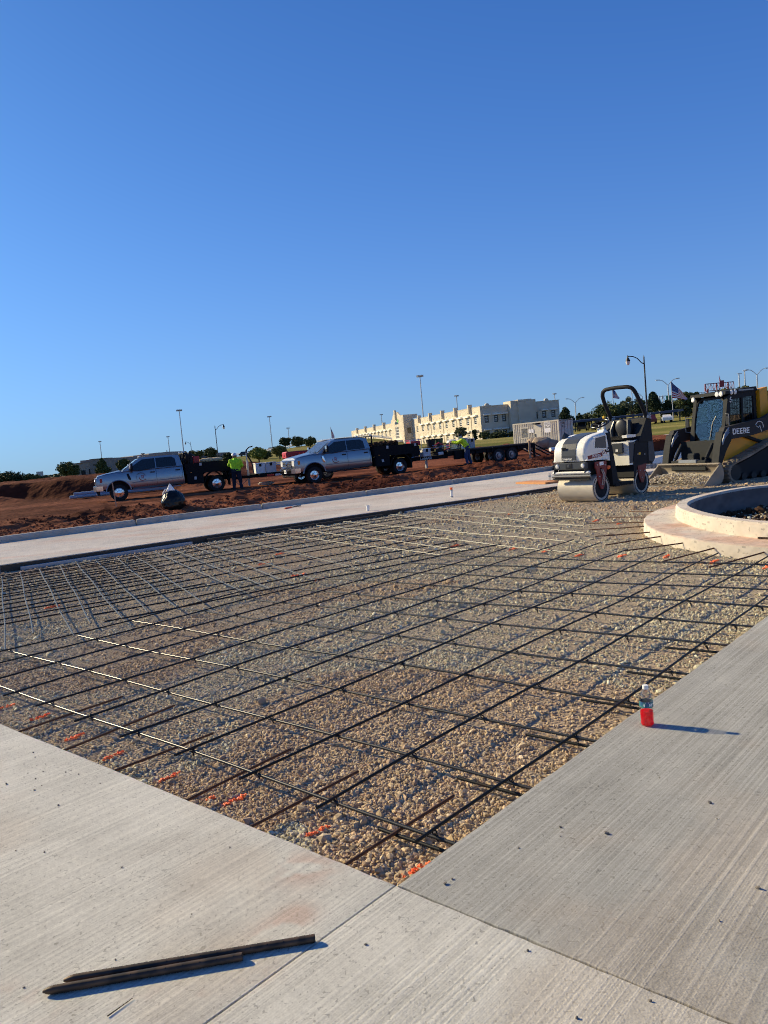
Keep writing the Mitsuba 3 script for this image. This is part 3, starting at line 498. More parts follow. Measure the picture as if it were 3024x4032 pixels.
solo('survey_stake', 'thin pale wooden stake in the dirt before the left truck wheel', 'stake', hull([(-.02, -.012, -.3), (.02, -.012, -.3), (.02, .012, -.3), (-.02, .012, -.3), (-.015, -.012, 1.02), (.02, -.012, 1.0), (-.015, .012, 1.02), (.02, .012, 1.0)]), 'wood_pale', loc=(-9.55, 28.0, 0.05), M3=np.array([[1, 0, -0.06], [0, 1, 0], [0, 0, 1]]))
solo('survey_stake', 'brown wooden post in the dirt before the flatbed trailer ramps', 'stake', box(-.05, .05, -.03, .03, -.3, 0.98), 'wood_pale', loc=(7.95, 41.2, 0.1))
pb = thing('pipe_bundle', 'bundle of long grey plastic pipes on the dirt before the left truck', 'pipes', (-16.35, 45.2, 0.06), rz=0.42)
for i, (y, z) in enumerate([(-.3, .1), (-.1, .1), (.1, .1), (.3, .1), (-.2, .26), (0, .26)]): part(pb, 'pipe', cyl((-1.6 + .06 * i, y, z), (4.2 - .03 * i, y, z), .095, 12), 'pvc_grey')
solo('plastic_bag', 'crumpled white plastic litter on the red dirt between the trucks', 'litter', blob(lambda v: (v * (1 + 0.7 * (meshkit.fbm(v * 3, 3, 5) - .5))[:, None]) * [0.42, 0.16, 0.10] + [0, 0, .08], 3), 'foam_white', loc=(-5.98, 40.6, 0.03), rz=0.15, smooth=False)
pc = solo('concrete_pipe', 'pale pipe lying on the dirt behind the roller', 'pipe', cyl((-1.1, 0, .13), (1.3, 0, .13), .13, 14), 'foam_white', loc=(12.3, 52.3, 0.15), rz=0.5)
# reinforcing mats stacked on the road by the kerb, and a stack of long bars behind the roller
ms = thing('mesh_stack', 'stack of dark steel reinforcing mats against the kerb behind the roller', 'steel mats', (7.3, 29.9, 0.0), rz=0.66)
for i in range(7):
    part(ms, 'mat', cat([cyl((-.7 + .03 * i, y, .03 + .05 * i), (2.6, y, .03 + .05 * i), .012, 5) for y in np.linspace(-.35, .35, 4)] + [cyl((x, -.4, .045 + .05 * i), (x, .4, .045 + .05 * i), .012, 5) for x in np.linspace(-.6, 2.5, 9)]), 'rebar_steel', smooth=False)
bs = thing('bar_stack', 'stack of long grey steel bars between the roller and the loader', 'steel bars', (9.6, 24.6, 0.0), rz=1.02)
for i in range(15):
    for j in range(2): part(bs, 'bar', cyl((0 + .2 * ((i * 7) % 5) / 5, -.06 + i * .115, .05 + .10 * j), (7.6, -.1 + i * .13, .05 + .10 * j), .030, 6), 'galvanised')
# ---------------------------------------------------------------- tandem roller
for k, c, r, m in (('roller_white', (0.80, 0.79, 0.72), 0.32, 0), ('roller_grey', (0.06, 0.068, 0.08), 0.35, 0), ('roller_dark', (0.013, 0.015, 0.019), 0.65, 0), ('roller_red', (0.17, 0.018, 0.02), 0.45, 0), ('seat_black', (0.018, 0.018, 0.019), 0.38, 0), ('lamp_glass', (0.75, 0.75, 0.72), 0.15, 0),
                   ('grille_grey', (0.11, 0.105, 0.095), 0.6, 0), ('loader_yellow', (0.62, 0.28, 0.012), 0.4, 0), ('loader_dark', (0.020, 0.023, 0.026), 0.75, 0), ('arm_grey', (0.036, 0.036, 0.038), 0.75, 0), ('sticker_yellow', (0.7, 0.42, 0.02), 0.5, 0), ('mesh_black', (0.015, 0.016, 0.016), 0.6, 0)):
    M(k, c, r, m, specular=0.22 if k in ('loader_dark', 'arm_grey', 'roller_dark', 'roller_grey') else 0.5)
M('drum_steel', proc(lambda p, n, uv: mix((0.40, 0.36, 0.29), (0.54, 0.49, 0.41), fbm(p.x * 9, p.y * 9, p.z * 9, 4))), 0.55, metal=0.15)
M('bucket_steel', proc(lambda p, n, uv: mix((0.20, 0.165, 0.12), (0.36, 0.31, 0.235), fbm(p.x * 6, p.y * 6, p.z * 6, 4))), 0.6, metal=0.1)
M('track_dust', proc(lambda p, n, uv: mix((0.10, 0.082, 0.06), (0.36, 0.30, 0.22), fbm(p.x * 8, p.y * 8, p.z * 8, 4))), 0.9)
scene['m_cab_glass'] = {'type': 'thindielectric', 'int_ior': 1.5, 'specular_transmittance': rgb((0.15, 0.25, 0.25))}
RZ = math.pi + math.radians(38)
ro = thing('road_roller', 'white and grey tandem road roller with a red striped hood parked on the gravel', 'road roller', (4.97, 17.45, -0.105), rz=RZ, s=1.06)
WB, DR = 0.70, 0.285
def drum(x):
    prof = [(0.0, -0.40), (0.20, -0.40), (0.20, -0.445), (0.262, -0.445), (DR - 0.012, -0.45), (DR, -0.44), (DR, 0.44), (DR - 0.012, 0.45), (0.262, 0.445), (0.20, 0.445), (0.20, 0.40), (0.0, 0.40)]
    k = part(ro, 'drum', mv(lathe(prof, 40, 'y'), (x, 0, DR)), 'drum_steel', smooth=30)
    for s in (1, -1): part(k, 'end_plate', mv(lathe([(0.0, 0.01), (0.235, 0.01), (0.255, 0.03), (0.262, 0.03), (0.262, 0.0)], 32, 'y'), (x, s * 0.425, DR)), 'roller_dark' , smooth=30)
drum(WB); drum(-WB)
for x, zt in ((WB, .84), (-WB, 0.95)):
    for s in (1, -1):
        pl = Polygon([(x - .19, zt - .02), (x + .17, zt - .02), (x + .19, zt - .12), (x + .14, zt - .2), (x + .13, .56), (x + .10, .40), (x + .03, .26), (x - .05, .26), (x - .12, .40), (x - .16, .56), (x - .20, .66)]).difference(Polygon([(x - .03, zt - .27), (x + .03, zt - .27), (x + .03, zt - .15), (x - .03, zt - .15)]))
        k = part(ro, 'drum_fork', prism(pl, s * .455 - .012, s * .455 + .012), 'roller_red')
        for bx, bz in ((-.13, zt - .1), (.12, zt - .08), (-.09, .5), (.07, .52), (0, .36)): part(k, 'bolt', cyl((x + bx, s * .465, bz), (x + bx, s * .48, bz), .014, 8), 'galvanised', smooth=False)
    if x > 0:
        part(ro, 'hydraulic_hose', cat([sweep([(x - .02 + dx, .475, .66), (x - .05 + dx, .50, .55), (x - .03 + dx, .49, .43), (x - .02 + dx, .475, .34)], .009, 6) for dx in (-.02, .03)]), 'galvanised')
        part(ro, 'fork_plate_sign', box(x - .09, x + .04, .468, .472, zt - .10, zt - .03), 'label_white')
hp = [(1.08, .86), (1.10, .98), (1.085, 1.10), (1.03, 1.21), (.93, 1.29), (.78, 1.345), (.55, 1.385), (.40, 1.40), (.34, 1.38), (.30, 1.20), (.255, .90), (.30, .80), (.42, .84)]
def shell(profile, w, inset, nz=1.0):
    """Bonnet: side profile extruded to +-w, its upper edge rolled inwards."""
    ys = [-w, -w + .004, -w + .03, -w + .075, w - .075, w - .03, w - .004, w]; pr = np.array(profile); c = np.array([pr[:, 0].mean(), 0.9])
    rings = []
    for y in ys:
        e = max(0, abs(y) - (w - .075)) / .075; q = pr.copy(); k = (q[:, 1] > .95); q[k] = q[k] + (c - q[k]) * (inset * e ** 2.2); rings.append(np.column_stack([q[:, 0], np.full(len(q), y), q[:, 1]]))
    n = len(pr); v = np.vstack(rings); i = np.arange(n); i2 = (i + 1) % n; f = []
    for L in range(len(ys) - 1): o = L * n; f += [np.stack([o + i, o + i2, o + n + i2], 1), np.stack([o + i, o + n + i2, o + n + i], 1)]
    tv, tf = trimesh.creation.triangulate_polygon(Polygon(pr), engine='earcut'); idx = cKDTree(pr).query(tv)[1]
    f += [idx[tf], idx[tf][:, ::-1] + (len(ys) - 1) * n]; m = tm(v, np.vstack(f)); m.fix_normals(); return m
hd = part(ro, 'bonnet', shell(hp, .41, .12), 'roller_white', smooth=45)
band = [(x, z) for x, z in hp[1:8]]; bo = LineString(band).buffer(.012, cap_style=2)
part(hd, 'bonnet_band', prism(bo, -.175, .175), 'roller_grey', smooth=45)
part(hd, 'front_panel', prism([(1.088, .885), (1.112, .885), (1.114, .985), (1.09, .985)], -.175, .175), 'roller_grey')
part(hd, 'vent', cat([box(1.10, 1.118, -.16 + .03 * i, -.145 + .03 * i, 1.10, 1.15) for i in range(4)]), 'plastic_black', smooth=False, kind='stuff')
part(hd, 'side_grille', prism([(.41, .98 + .09), (.80, .98 + .12), (.76, 1.29), (.42, 1.325)], .408, .416), 'grille_grey')
part(hd, 'grille_frame', prism(Polygon([(.385, 1.04), (.835, 1.075), (.79, 1.315), (.40, 1.352)]).difference(Polygon([(.41, 1.07), (.80, 1.10), (.76, 1.29), (.42, 1.325)])), .408, .421), 'roller_white')
part(hd, 'side_stripe', prism([(.55, .915), (1.02, .885), (1.03, .955), (.55, .995)], .409, .415), 'roller_red')
for i in range(3): part(hd, 'stripe_bar', prism([(.50 - .05 * i, .955), (.515 - .05 * i, .955), (.56 - .05 * i, 1.03), (.545 - .05 * i, 1.03)], .409, .415), 'roller_red')
part(hd, 'oval_badge', prism(Polygon([(.375 + .085 * math.cos(a), 1.03 + .045 * math.sin(a)) for a in np.linspace(0, 6.28, 24)]), .409, .416), 'roller_dark')
part(hd, 'badge_rim', prism(Polygon([(.375 + .092 * math.cos(a), 1.03 + .052 * math.sin(a)) for a in np.linspace(0, 6.28, 24)]), .408, .413), 'roller_red')
def side_text(s, h, x, y, z, depth=.003): m = lettering(s, h, depth); m.apply_transform(np.array([[-1, 0, 0, x], [0, 0, 1, y], [0, 1, 0, z], [0, 0, 0, 1]], float)); return tm(m.vertices, m.faces)
def front_text(s, h, x, y, z, depth=.003): m = lettering(s, h, depth); m.apply_transform(np.array([[0, 0, 1, x], [1, 0, 0, y], [0, 1, 0, z], [0, 0, 0, 1]], float)); return tm(m.vertices, m.faces)
part(hd, 'model_lettering', side_text('CC900G', .05, .90, .414, .915), 'label_white', smooth=False)
part(hd, 'badge_lettering', side_text('LLOYD', .03, .43, .4165, 1.016), 'label_white', smooth=False)
part(hd, 'maker_lettering', front_text('DYNAPAC', .036, 1.1145, -.155, .895), 'label_white', smooth=False)
part(ro, 'chassis_front', box(.38, 1.02, -.36, .36, .58, .84, .02), 'roller_dark')
fp = part(ro, 'lamp_panel', box(1.02, 1.09, -.40, .40, .70, .84, .015), 'roller_grey')
for y in (-.32, .32): part(fp, 'headlight', mv(lathe([(0, .02), (.03, .018), (.042, .006), (.045, 0)], 20, 'x'), (1.09, y, .77)), 'lamp_glass')
part(fp, 'horn', box(1.085, 1.10, -.10, .06, .715, .83, .012), 'plastic_black'); part(fp, 'horn_lens', mv(lathe([(0, .012), (.03, .008), (.034, 0)], 16, 'x'), (1.10, -.02, .77)), 'roller_grey')
bp = part(ro, 'front_bumper', box(1.03, 1.10, -.47, .47, .605, .66, .02), 'roller_white')
for y in (-.40, .36): part(bp, 'bracket', box(1.00, 1.105, y, y + .025, .62, .72), 'plastic_black')
part(ro, 'scraper', hull([(1.06, y, z) for y in (-.48, .48) for z in (.53, .60)] + [(1.10, y, .56) for y in (-.48, .48)]), 'steel_grey'); part(ro, 'scraper_strip', box(1.02, 1.06, -.44, .44, .48, .535), 'black_rubber')
part(ro, 'front_cowl', prism([(.36, 1.38), (.27, 1.36), (.17, .84), (.06, .30), (.26, .30), (.30, .80)], -.42, .42), 'roller_dark')
part(ro, 'cowl_cap', box(.26, .40, .18, .40, 1.33, 1.45, .05), 'roller_white'); part(ro, 'mirror_cover', hull([(.86, -.34, 1.33), (.70, -.34, 1.36), (.84, -.26, 1.33), (.70, -.26, 1.38), (.80, -.32, 1.47), (.84, -.29, 1.45)]), 'plastic_black')
part(ro, 'footwell', cat([box(-.46, .20, -.43, .43, .26, .32), box(-.40, .10, -.44, -.40, .30, .62)]), 'roller_dark')
part(ro, 'articulation', cyl((-.05, 0, .3), (-.05, 0, .66), .13, 16), 'plastic_black')
part(ro, 'step', box(-.40, .02, .36, .45, .29, .33, .008), 'black_rubber')
sb = part(ro, 'seat_base', prism([(-.30, .66), (-.30, 1.14), (-.62, 1.17), (-.62, .66)], -.45, .45), 'roller_white', smooth=20)
cb = part(sb, 'control_box', box(-.302, -.245, .08, .34, .92, 1.13, .012), 'roller_grey'); part(sb, 'box_label', box(-.246, -.241, .17, .23, .955, 1.005), 'label_white')
part(sb, 'grey_panel', box(-.50, -.31, .448, .455, .70, 1.13), 'roller_grey')
part(ro, 'rear_body', prism([(-.40, .40), (-.44, .78), (-.52, 1.14), (-.78, 1.22), (-.98, 1.62), (-1.14, 1.64), (-1.18, .72), (-1.10, .62), (-.95, .66), (-.55, .62), (-.45, .36)], -.47, .47), 'roller_dark', smooth=25)
for s in (1, -1): part(ro, 'side_pod', hull([(x, y, z) for x, z in ((-.62, 1.13), (-.80, 1.24), (-.94, 1.60), (-1.10, 1.60), (-1.12, 1.10)) for y in (s * .33, s * .49)]), 'roller_dark' if s > 0 else 'roller_grey')
part(ro, 'side_pillar', box(-.80, -.72, -.50, -.42, 1.15, 1.60, .02), 'roller_white')
st = part(ro, 'seat', cat([hull([(x, y, z) for x, z in ((-.38, 1.20), (-.36, 1.27), (-.76, 1.18), (-.78, 1.27)) for y in (-.23, .23)]), hull([(x, y, z) for x, z, w in ((-.72, 1.20, .22), (-.80, 1.20, .22), (-.80, 1.62, .17), (-.87, 1.60, .17), (-.75, 1.45, .23), (-.84, 1.45, .23)) for y in (-w, w)])]), 'seat_black', smooth=60)
part(st, 'backrest_pad', blob(lambda v: v * [.05, .165, .20] + [-.745, 0, 1.43], 3), 'seat_black', smooth=True); part(st, 'bolster', cat([sweep([(-.70, s * .2, 1.22), (-.70, s * .215, 1.4), (-.76, s * .17, 1.6)], [.04, .045, .03], 8) for s in (1, -1)]), 'seat_black')
part(ro, 'armrest', hull([(x, y, z) for x in (-.34, -.66) for y in (.28, .40) for z in (1.23, 1.29)]), 'roller_white')
part(ro, 'steering_column', cyl((.18, .0, 1.16), (.02, 0, 1.53), .035, 10, .025), 'roller_white')
an = np.linspace(0, 2 * np.pi, 33); tilt = np.array([[math.cos(.42), 0, math.sin(.42)], [0, 1, 0], [-math.sin(.42), 0, math.cos(.42)]])
ring = np.column_stack([.185 * np.cos(an), .185 * np.sin(an), an * 0]) @ tilt.T + [0.0, 0, 1.57]
part(ro, 'steering_wheel', cat([sweep(ring, .017, 8, caps=False)] + [sweep([np.array([0.0, 0, 1.54]), ring[k]], .012, 6) for k in (2, 13, 24)]), 'plastic_black')
rp = [(-1.06, -.44, 1.25), (-1.02, -.44, 1.60), (-.80, -.43, 2.02), (-.72, -.41, 2.17), (-.68, -.35, 2.27), (-.66, -.25, 2.30), (-.66, 0, 2.31), (-.66, .25, 2.30), (-.68, .35, 2.27), (-.72, .41, 2.17), (-.80, .43, 2.02), (-1.02, .44, 1.60), (-1.06, .44, 1.25)]
rp = np.array(rp); dd = np.r_[0, np.cumsum(np.linalg.norm(np.diff(rp, axis=0), axis=1))]; tq = np.linspace(0, dd[-1], 60); from scipy.interpolate import PchipInterpolator as PCH
part(ro, 'roll_bar', sweep(np.column_stack([PCH(dd, rp[:, c])(tq) for c in range(3)]), .043, 10), 'roller_dark', smooth=60)
for s in (1, -1): part(ro, 'roll_bar_hinge', cat([box(-1.09, -.99, s * .45 - .06, s * .45 + .06, 1.60, 1.68, .01)] + [cyl((-1.04, s * .45 - .09, 1.60 + .05 * i), (-1.04, s * .45 + .09, 1.60 + .05 * i), .016, 8) for i in range(3)]), 'galvanised')
part(ro, 'side_marker', mv(lathe([(0, .03), (.035, .025), (.045, 0)], 16, 'y'), (.46, .47, .68)), 'orange_cap'); part(ro, 'rear_marker', box(-.78, -.72, -.46, -.40, 1.68, 1.74, .01), 'sticker_yellow')
part(ro, 'fork_sticker', box(-.70, -.62, .468, .472, .85, .90), 'sticker_yellow')
part(ro, 'rear_skirt', prism([(-1.14, 1.2), (-1.20, .74), (-1.12, .66), (-.96, .70), (-.98, 1.2)], .40, .485), 'roller_grey')
# ---------------------------------------------------------------- compact track loader
lo = thing('track_loader', 'yellow and dark grey compact track loader with its bucket down by the island', 'track loader', (8.55, 19.49, -0.10), rz=math.pi + math.radians(23), s=1.035)
def track(s):
    y0, y1 = s * .98 - (.40 if s > 0 else 0), s * .98 + (.40 if s < 0 else 0)
    path = np.array(arc(.62, .235, .235, -90, 75, 9) + [(.2, .60), (-.6, .88)] + arc(-.86, .66, .25, 100, 215, 7) + [(-.86, .06)] + arc(-.7, .14, .14, 210, 270, 4) + [(0, 0)])
    P = np.vstack([path, path[:1]]); d = np.r_[0, np.cumsum(np.linalg.norm(np.diff(P, axis=0), axis=1))]; n = 54; t = np.linspace(0, d[-1], n, endpoint=False); Q = np.column_stack([np.interp(t, d, P[:, 0]), np.interp(t, d, P[:, 1])])
    band = Polygon(path).buffer(0); inner = band.buffer(-.045)
    k = part(lo, 'track', prism(band.difference(inner), y0, y1), 'track_dust' if s > 0 else 'black_rubber')
    tg = np.roll(Q, -1, 0) - np.roll(Q, 1, 0); tg /= np.linalg.norm(tg, axis=1, keepdims=True); nr = np.stack([tg[:, 1], -tg[:, 0]], 1)
    for q, a, b in zip(Q, tg, nr):
        c = [q + a * u * .026 + b * w for u, w in ((-1, -.002), (1, -.002), (.75, .028), (-.75, .028))]
        part(k, 'grouser', prism(c, y0 + .01, y1 - .01), 'track_dust', smooth=False)
    fr = part(lo, 'track_frame', prism(inner.buffer(-.06), min(y0, y1) + .08, max(y0, y1) - .09), 'loader_dark')
    for x in (.35, .05, -.25, -.55): part(fr, 'track_roller', cyl((x, y0 + .03, .12), (x, y1 - .03, .12), .085, 14), 'mesh_black')
    part(fr, 'idler', cyl((.62, y0 + .04, .235), (.62, y1 - .04, .235), .185, 20), 'mesh_black'); part(fr, 'sprocket', cyl((-.86, y0 + .04, .66), (-.86, y1 - .04, .66), .20, 20), 'mesh_black')
track(1); track(-1)
bodyk = part(lo, 'chassis', prism([(.62, .32), (.66, .62), (.55, .98), (-1.35, 1.18), (-1.4, .55), (-.9, .35)], -.58, .58), 'loader_yellow')
part(lo, 'front_plate', box(.665, .70, -.60, .60, .36, 1.0), 'loader_dark'); part(lo, 'side_panel', prism([(.66, .50), (.58, .92), (.45, 1.02), (-1.3, 1.10), (-1.35, .92), (-.4, .80), (.1, .55)], .58, .66), 'loader_yellow')
def cabmap(m):
    m = m.copy(); v = np.array(m.vertices); v[:, 0] = v[:, 0] * .64 - .04 + np.where(v[:, 0] > .2, .13 * np.clip(2.0 - v[:, 2], 0, 1.2), 0); return tm(v, m.faces)
def cpart(parent, name, mesh, bsdf, **k): return part(parent, name, cabmap(mesh), bsdf, **k)
# cab
cabp = [(.60, .95), (.50, 1.95), (.44, 2.02), (-.86, 2.08), (-.90, 1.10), (.5, .80)]
wl = Polygon([(.40, 1.18), (.33, 1.90), (-.16, 1.93), (-.16, 1.12)]); wr = Polygon([(-.24, 1.12), (-.24, 1.93), (-.76, 1.95), (-.78, 1.14)])
for s in (1, -1):
    k = cpart(lo, 'cab_side', prism(Polygon(cabp).difference(wl).difference(wr), s * .50 - .02, s * .50 + .02), 'loader_dark')
    cpart(k, 'side_glass', cat([prism(wl, s * .49 - .001, s * .49), prism(wr, s * .49 - .001, s * .49)]), 'cab_glass', smooth=False)
    if s < 0: continue
    gm = [cyl((.38 - i * .13, s * .515, 1.13), (.34 - i * .13, s * .515, 1.93), .006, 4) for i in range(9)] + [cyl((.38, s * .515, 1.24 + i * .15), (-.78, s * .515, 1.24 + i * .15), .006, 4) for i in range(5)]
    cpart(k, 'window_guard', cat(gm), 'mesh_black', smooth=False)
rf = cpart(lo, 'cab_roof', hull([(x, y, z) for x, z in ((.66, 2.03), (.64, 2.10), (-.9, 2.17), (-.95, 2.07)) for y in (-.54, .54)]), 'loader_dark')
for y in (-.44, .30, .42): cpart(rf, 'work_light', mv(lathe([(0, .03), (.05, .025), (.062, .0)], 16, 'x'), (.66, y, 1.985 if y < 0 else 2.05)), 'lamp_glass')
for x in (.36, .18): cpart(rf, 'side_light', mv(lathe([(0, .03), (.05, .025), (.06, 0)], 16, 'y'), (x, .54, 2.07)), 'lamp_glass')
cpart(rf, 'roof_strip', box(-.75, .0, .541, .545, 2.09, 2.12), 'steel_grey'); cpart(lo, 'unit_number', side_text('5', .12, .42, .525, 1.84), 'label_white', smooth=False)
fw_ = [(.575, -.40, .92), (.575, .40, .92), (.50, .44, 1.55), (.46, .40, 1.88), (.44, .28, 1.97), (.44, -.28, 1.97), (.46, -.40, 1.88), (.50, -.44, 1.55)]
cpart(lo, 'front_glass', tm(fw_, [[0, 1, 2], [0, 2, 7], [7, 2, 3], [7, 3, 6], [6, 3, 4], [6, 4, 5]]), 'cab_glass', smooth=False)
cpart(lo, 'door_frame', sweep(np.array(fw_ + fw_[:1]) + [.012, 0, 0], .028, 6), 'loader_dark')
for s in (1, -1): cpart(lo, 'front_pillar', hull([(x, s * y, z) for x, z in ((.56, .9), (.62, .9), (.44, 1.98), (.50, 1.98)) for y in (.42, .52)]), 'loader_dark')
cpart(lo, 'cab_seat', cat([box(-.45, .05, -.24, .24, 1.0, 1.12, .04), box(-.52, -.40, -.24, .24, 1.1, 1.72, .05)]), 'seat_black'); cpart(lo, 'joystick', cat([cyl((.12, s * .3, 1.05), (.16, s * .3, 1.3), .025, 8) for s in (1, -1)]), 'plastic_black')
cpart(lo, 'cab_floor', box(-.9, .58, -.5, .5, .80, .93), 'loader_dark'); cpart(lo, 'rear_wall', box(-.93, -.86, -.5, .5, 1.0, 2.07), 'loader_dark'); cpart(lo, 'wiper', sweep([(.60, .1, 1.0), (.53, .12, 1.4), (.50, .2, 1.55)], .01, 5), 'plastic_black')
for s in (1, -1):
    k = part(lo, 'mirror', box(.40, .44, s * .62 - .06, s * .62 + .06, 1.32, 1.54, .015), 'plastic_black'); part(k, 'mirror_arm', sweep([(.36, s * .5, 1.58), (.44, s * .66, 1.57), (.44, s * .67, 1.22), (.38, s * .5, 1.2)], .012, 6), 'steel_grey')
    k = part(lo, 'rear_tower', hull([(x, s * y, z) for x, z in ((-.66, 1.0), (-.92, 1.0), (-.64, 2.09), (-.90, 2.14)) for y in (.44, .60)]), 'loader_yellow')
    up_arm = Polygon([(.78, 1.28), (.86, 1.12), (.78, .98), (-.1, 1.04), (-.9, 1.18), (-1.3, 1.42), (-1.5, 1.75), (-1.3, 1.8), (-.95, 1.58), (-.5, 1.42), (.2, 1.34)])
    k = part(lo, 'lift_arm', prism(up_arm, s * .78 - .07, s * .78 + .07), 'arm_grey', smooth=30)
    low = [(.66, 1.22), (.88, 1.18), (.98, .86), (1.06, .48), (.98, .40), (.80, .74), (.62, .98)]
    part(k, 'arm_nose', prism(low, s * .78 - .10, s * .78 + .10), 'loader_dark', smooth=30)
    part(k, 'hydraulic_line', cat([sweep([(.70, s * .78 + .11, 1.26 - i * .05), (.86, s * .78 + .13, 1.12 - i * .04), (.92, s * .78 + .11, .95 - i * .03)], .016, 6) for i in range(3)]), 'steel_grey')
    part(k, 'tilt_cylinder', cat([cyl((.78, s * .48, .92), (1.0, s * .48, .60), .045, 10), cyl((1.0, s * .48, .60), (1.10, s * .48, .45), .026, 8)]), 'loader_dark')
    part(k, 'lift_cylinder', cyl((-.9, s * .70, .72), (.1, s * .70, 1.06), .04, 10), 'loader_dark')
part(lo, 'maker_lettering', side_text('DEERE', .125, .56, .853, 1.10, .004), 'label_white', smooth=False)
part(lo, 'arm_number', side_text('325', .11, -.62, .853, 1.24, .004), 'label_white', smooth=False)
lg = [sweep([(-.30 - .12 * math.sin(a), .854, 1.23 + .11 * math.cos(a)) for a in np.linspace(-1.3, 2.0, 14)], .008, 4), sweep([(-.20, .854, 1.24), (-.27, .854, 1.20), (-.31, .854, 1.25), (-.36, .854, 1.10)], .009, 4)]
part(lo, 'arm_emblem', cat(lg), 'label_white')
part(lo, 'quick_hitch', cat([box(.96, 1.10, -.55, .55, .32, .56, .02), box(.80, 1.0, -.12, .12, .30, .72, .03)]), 'loader_dark'); part(lo, 'hitch_plate', box(1.0, 1.12, -.28, .28, .50, .58, .01), 'steel_grey')
part(lo, 'engine_hood', hull([(x, y, z) for x, z in ((-.95, 1.15), (-1.45, 1.10), (-1.45, 1.35), (-.95, 1.45)) for y in (-.55, .55)]), 'loader_dark')
part(lo, 'rear_bar', cat([box(-1.5, -.90, s * .52 - .07, s * .52 + .07, 1.72, 2.05, .03) for s in (1, -1)]), 'loader_dark'); part(lo, 'warning_sticker', box(-1.30, -1.14, .592, .597, 1.88, 1.98), 'orange_cap'); part(lo, 'exhaust', sweep([(-1.25, .2, 1.3), (-1.27, .2, 1.62), (-1.33, .2, 1.72), (-1.42, .2, 1.74)], .05, 10), 'galvanised')
# bucket: curved sheet, side plates, lip, spill edge
bp_ = [(1.66, .0), (1.22, .012), (1.10, .05), (1.03, .13), (1.0, .24), (1.02, .36), (1.10, .46)]
bk = part(lo, 'bucket', prism(LineString(bp_).buffer(.016, cap_style=2), -.96, .96), 'bucket_steel', smooth=40)
for s in (1, -1): part(bk, 'side_plate', prism([(1.64, .0), (1.2, -.0), (1.06, .06), (1.0, .24), (1.05, .45), (1.12, .46)], s * .955 - .014, s * .955 + .014), 'bucket_steel')
part(bk, 'spill_edge', hull([(1.10, y, .455) for y in (-.96, .96)] + [(1.16, y, .47) for y in (-.96, .96)] + [(1.10, y, .50) for y in (-.96, .96)] + [(1.02, y, .48) for y in (-.96, .96)]), 'bucket_steel'); part(bk, 'cutting_edge', box(1.60, 1.72, -.96, .96, -.004, .018), 'steel_grey')
k = 900; px, py = rng.uniform(1.08, 1.66, k), rng.uniform(-.92, .92, k); hz = .05 + .24 * np.clip(1 - ((px - 1.36) / .34) ** 2, 0, 1) * (1 - (py / 1.02) ** 4); s_ = 0.016 + 0.014 * rng.random(k)
v, f = lumps(np.column_stack([px, py, hz * rng.random(k) ** .3]), s_, 91)
cb_ = pal[rng.integers(0, len(pal), k)] * (.75 + .4 * rng.random((k, 1)))
solo('gravel_load', 'heap of tan gravel lying in the loader bucket', 'gravel', tm(v, f), 'stones', loc=(8.55, 19.49, -0.10), rz=math.pi + math.radians(23), s=1.035, smooth=False, kind='stuff', color=np.repeat(cb_, 12, 0))
# ---------------------------------------------------------------- crew-cab work trucks (x forward, origin under the front axle)
def paintmat(p, n, uv): return mix((0.30, 0.31, 0.33), (0.36, 0.37, 0.39), noise(p.x * 900, p.y * 900, p.z * 900))
M('truck_silver', (0.30, 0.305, 0.315), 0.22, 0.8, clearcoat=0.8, clearcoat_gloss=0.9); M('truck_glass', (0.008, 0.010, 0.012), 0.06, 0, specular=0.6); M('windshield', (0.05, 0.06, 0.065), 0.06, 0, specular=0.9)
M('bed_black', (0.008, 0.008, 0.009), 0.75, specular=0.22); M('tyre', (0.014, 0.013, 0.012), 0.85); M('lamp_red', (0.35, 0.02, 0.02), 0.25); M('lamp_amber', (0.7, 0.22, 0.02), 0.3); M('tan_sack', (0.52, 0.40, 0.24), 0.85); M('dark_trim', (0.014, 0.014, 0.016), 0.7, specular=0.3); M('tape_red', (0.5, 0.03, 0.03), 0.4); M('deck_wood', (0.085, 0.065, 0.05), 0.8); M('drum_white', (0.62, 0.61, 0.60), 0.5); M('deep_green', (0.03, 0.07, 0.03), 0.6)
def barrel(m, sub=0.16):
    if sub: m = m.subdivide_to_size(sub, max_iter=12) if len(m.faces) < 4000 else m
    v = np.array(m.vertices); z = v[:, 2]; o = np.abs(v[:, 1]) > .5; e = .10 * np.maximum(0, (z - .88) / .55) ** 2 + .05 * np.maximum(0, (.78 - z) / .3) ** 2; v[:, 1] -= np.where(o, np.sign(v[:, 1]) * e, 0); return tm(v, m.faces)
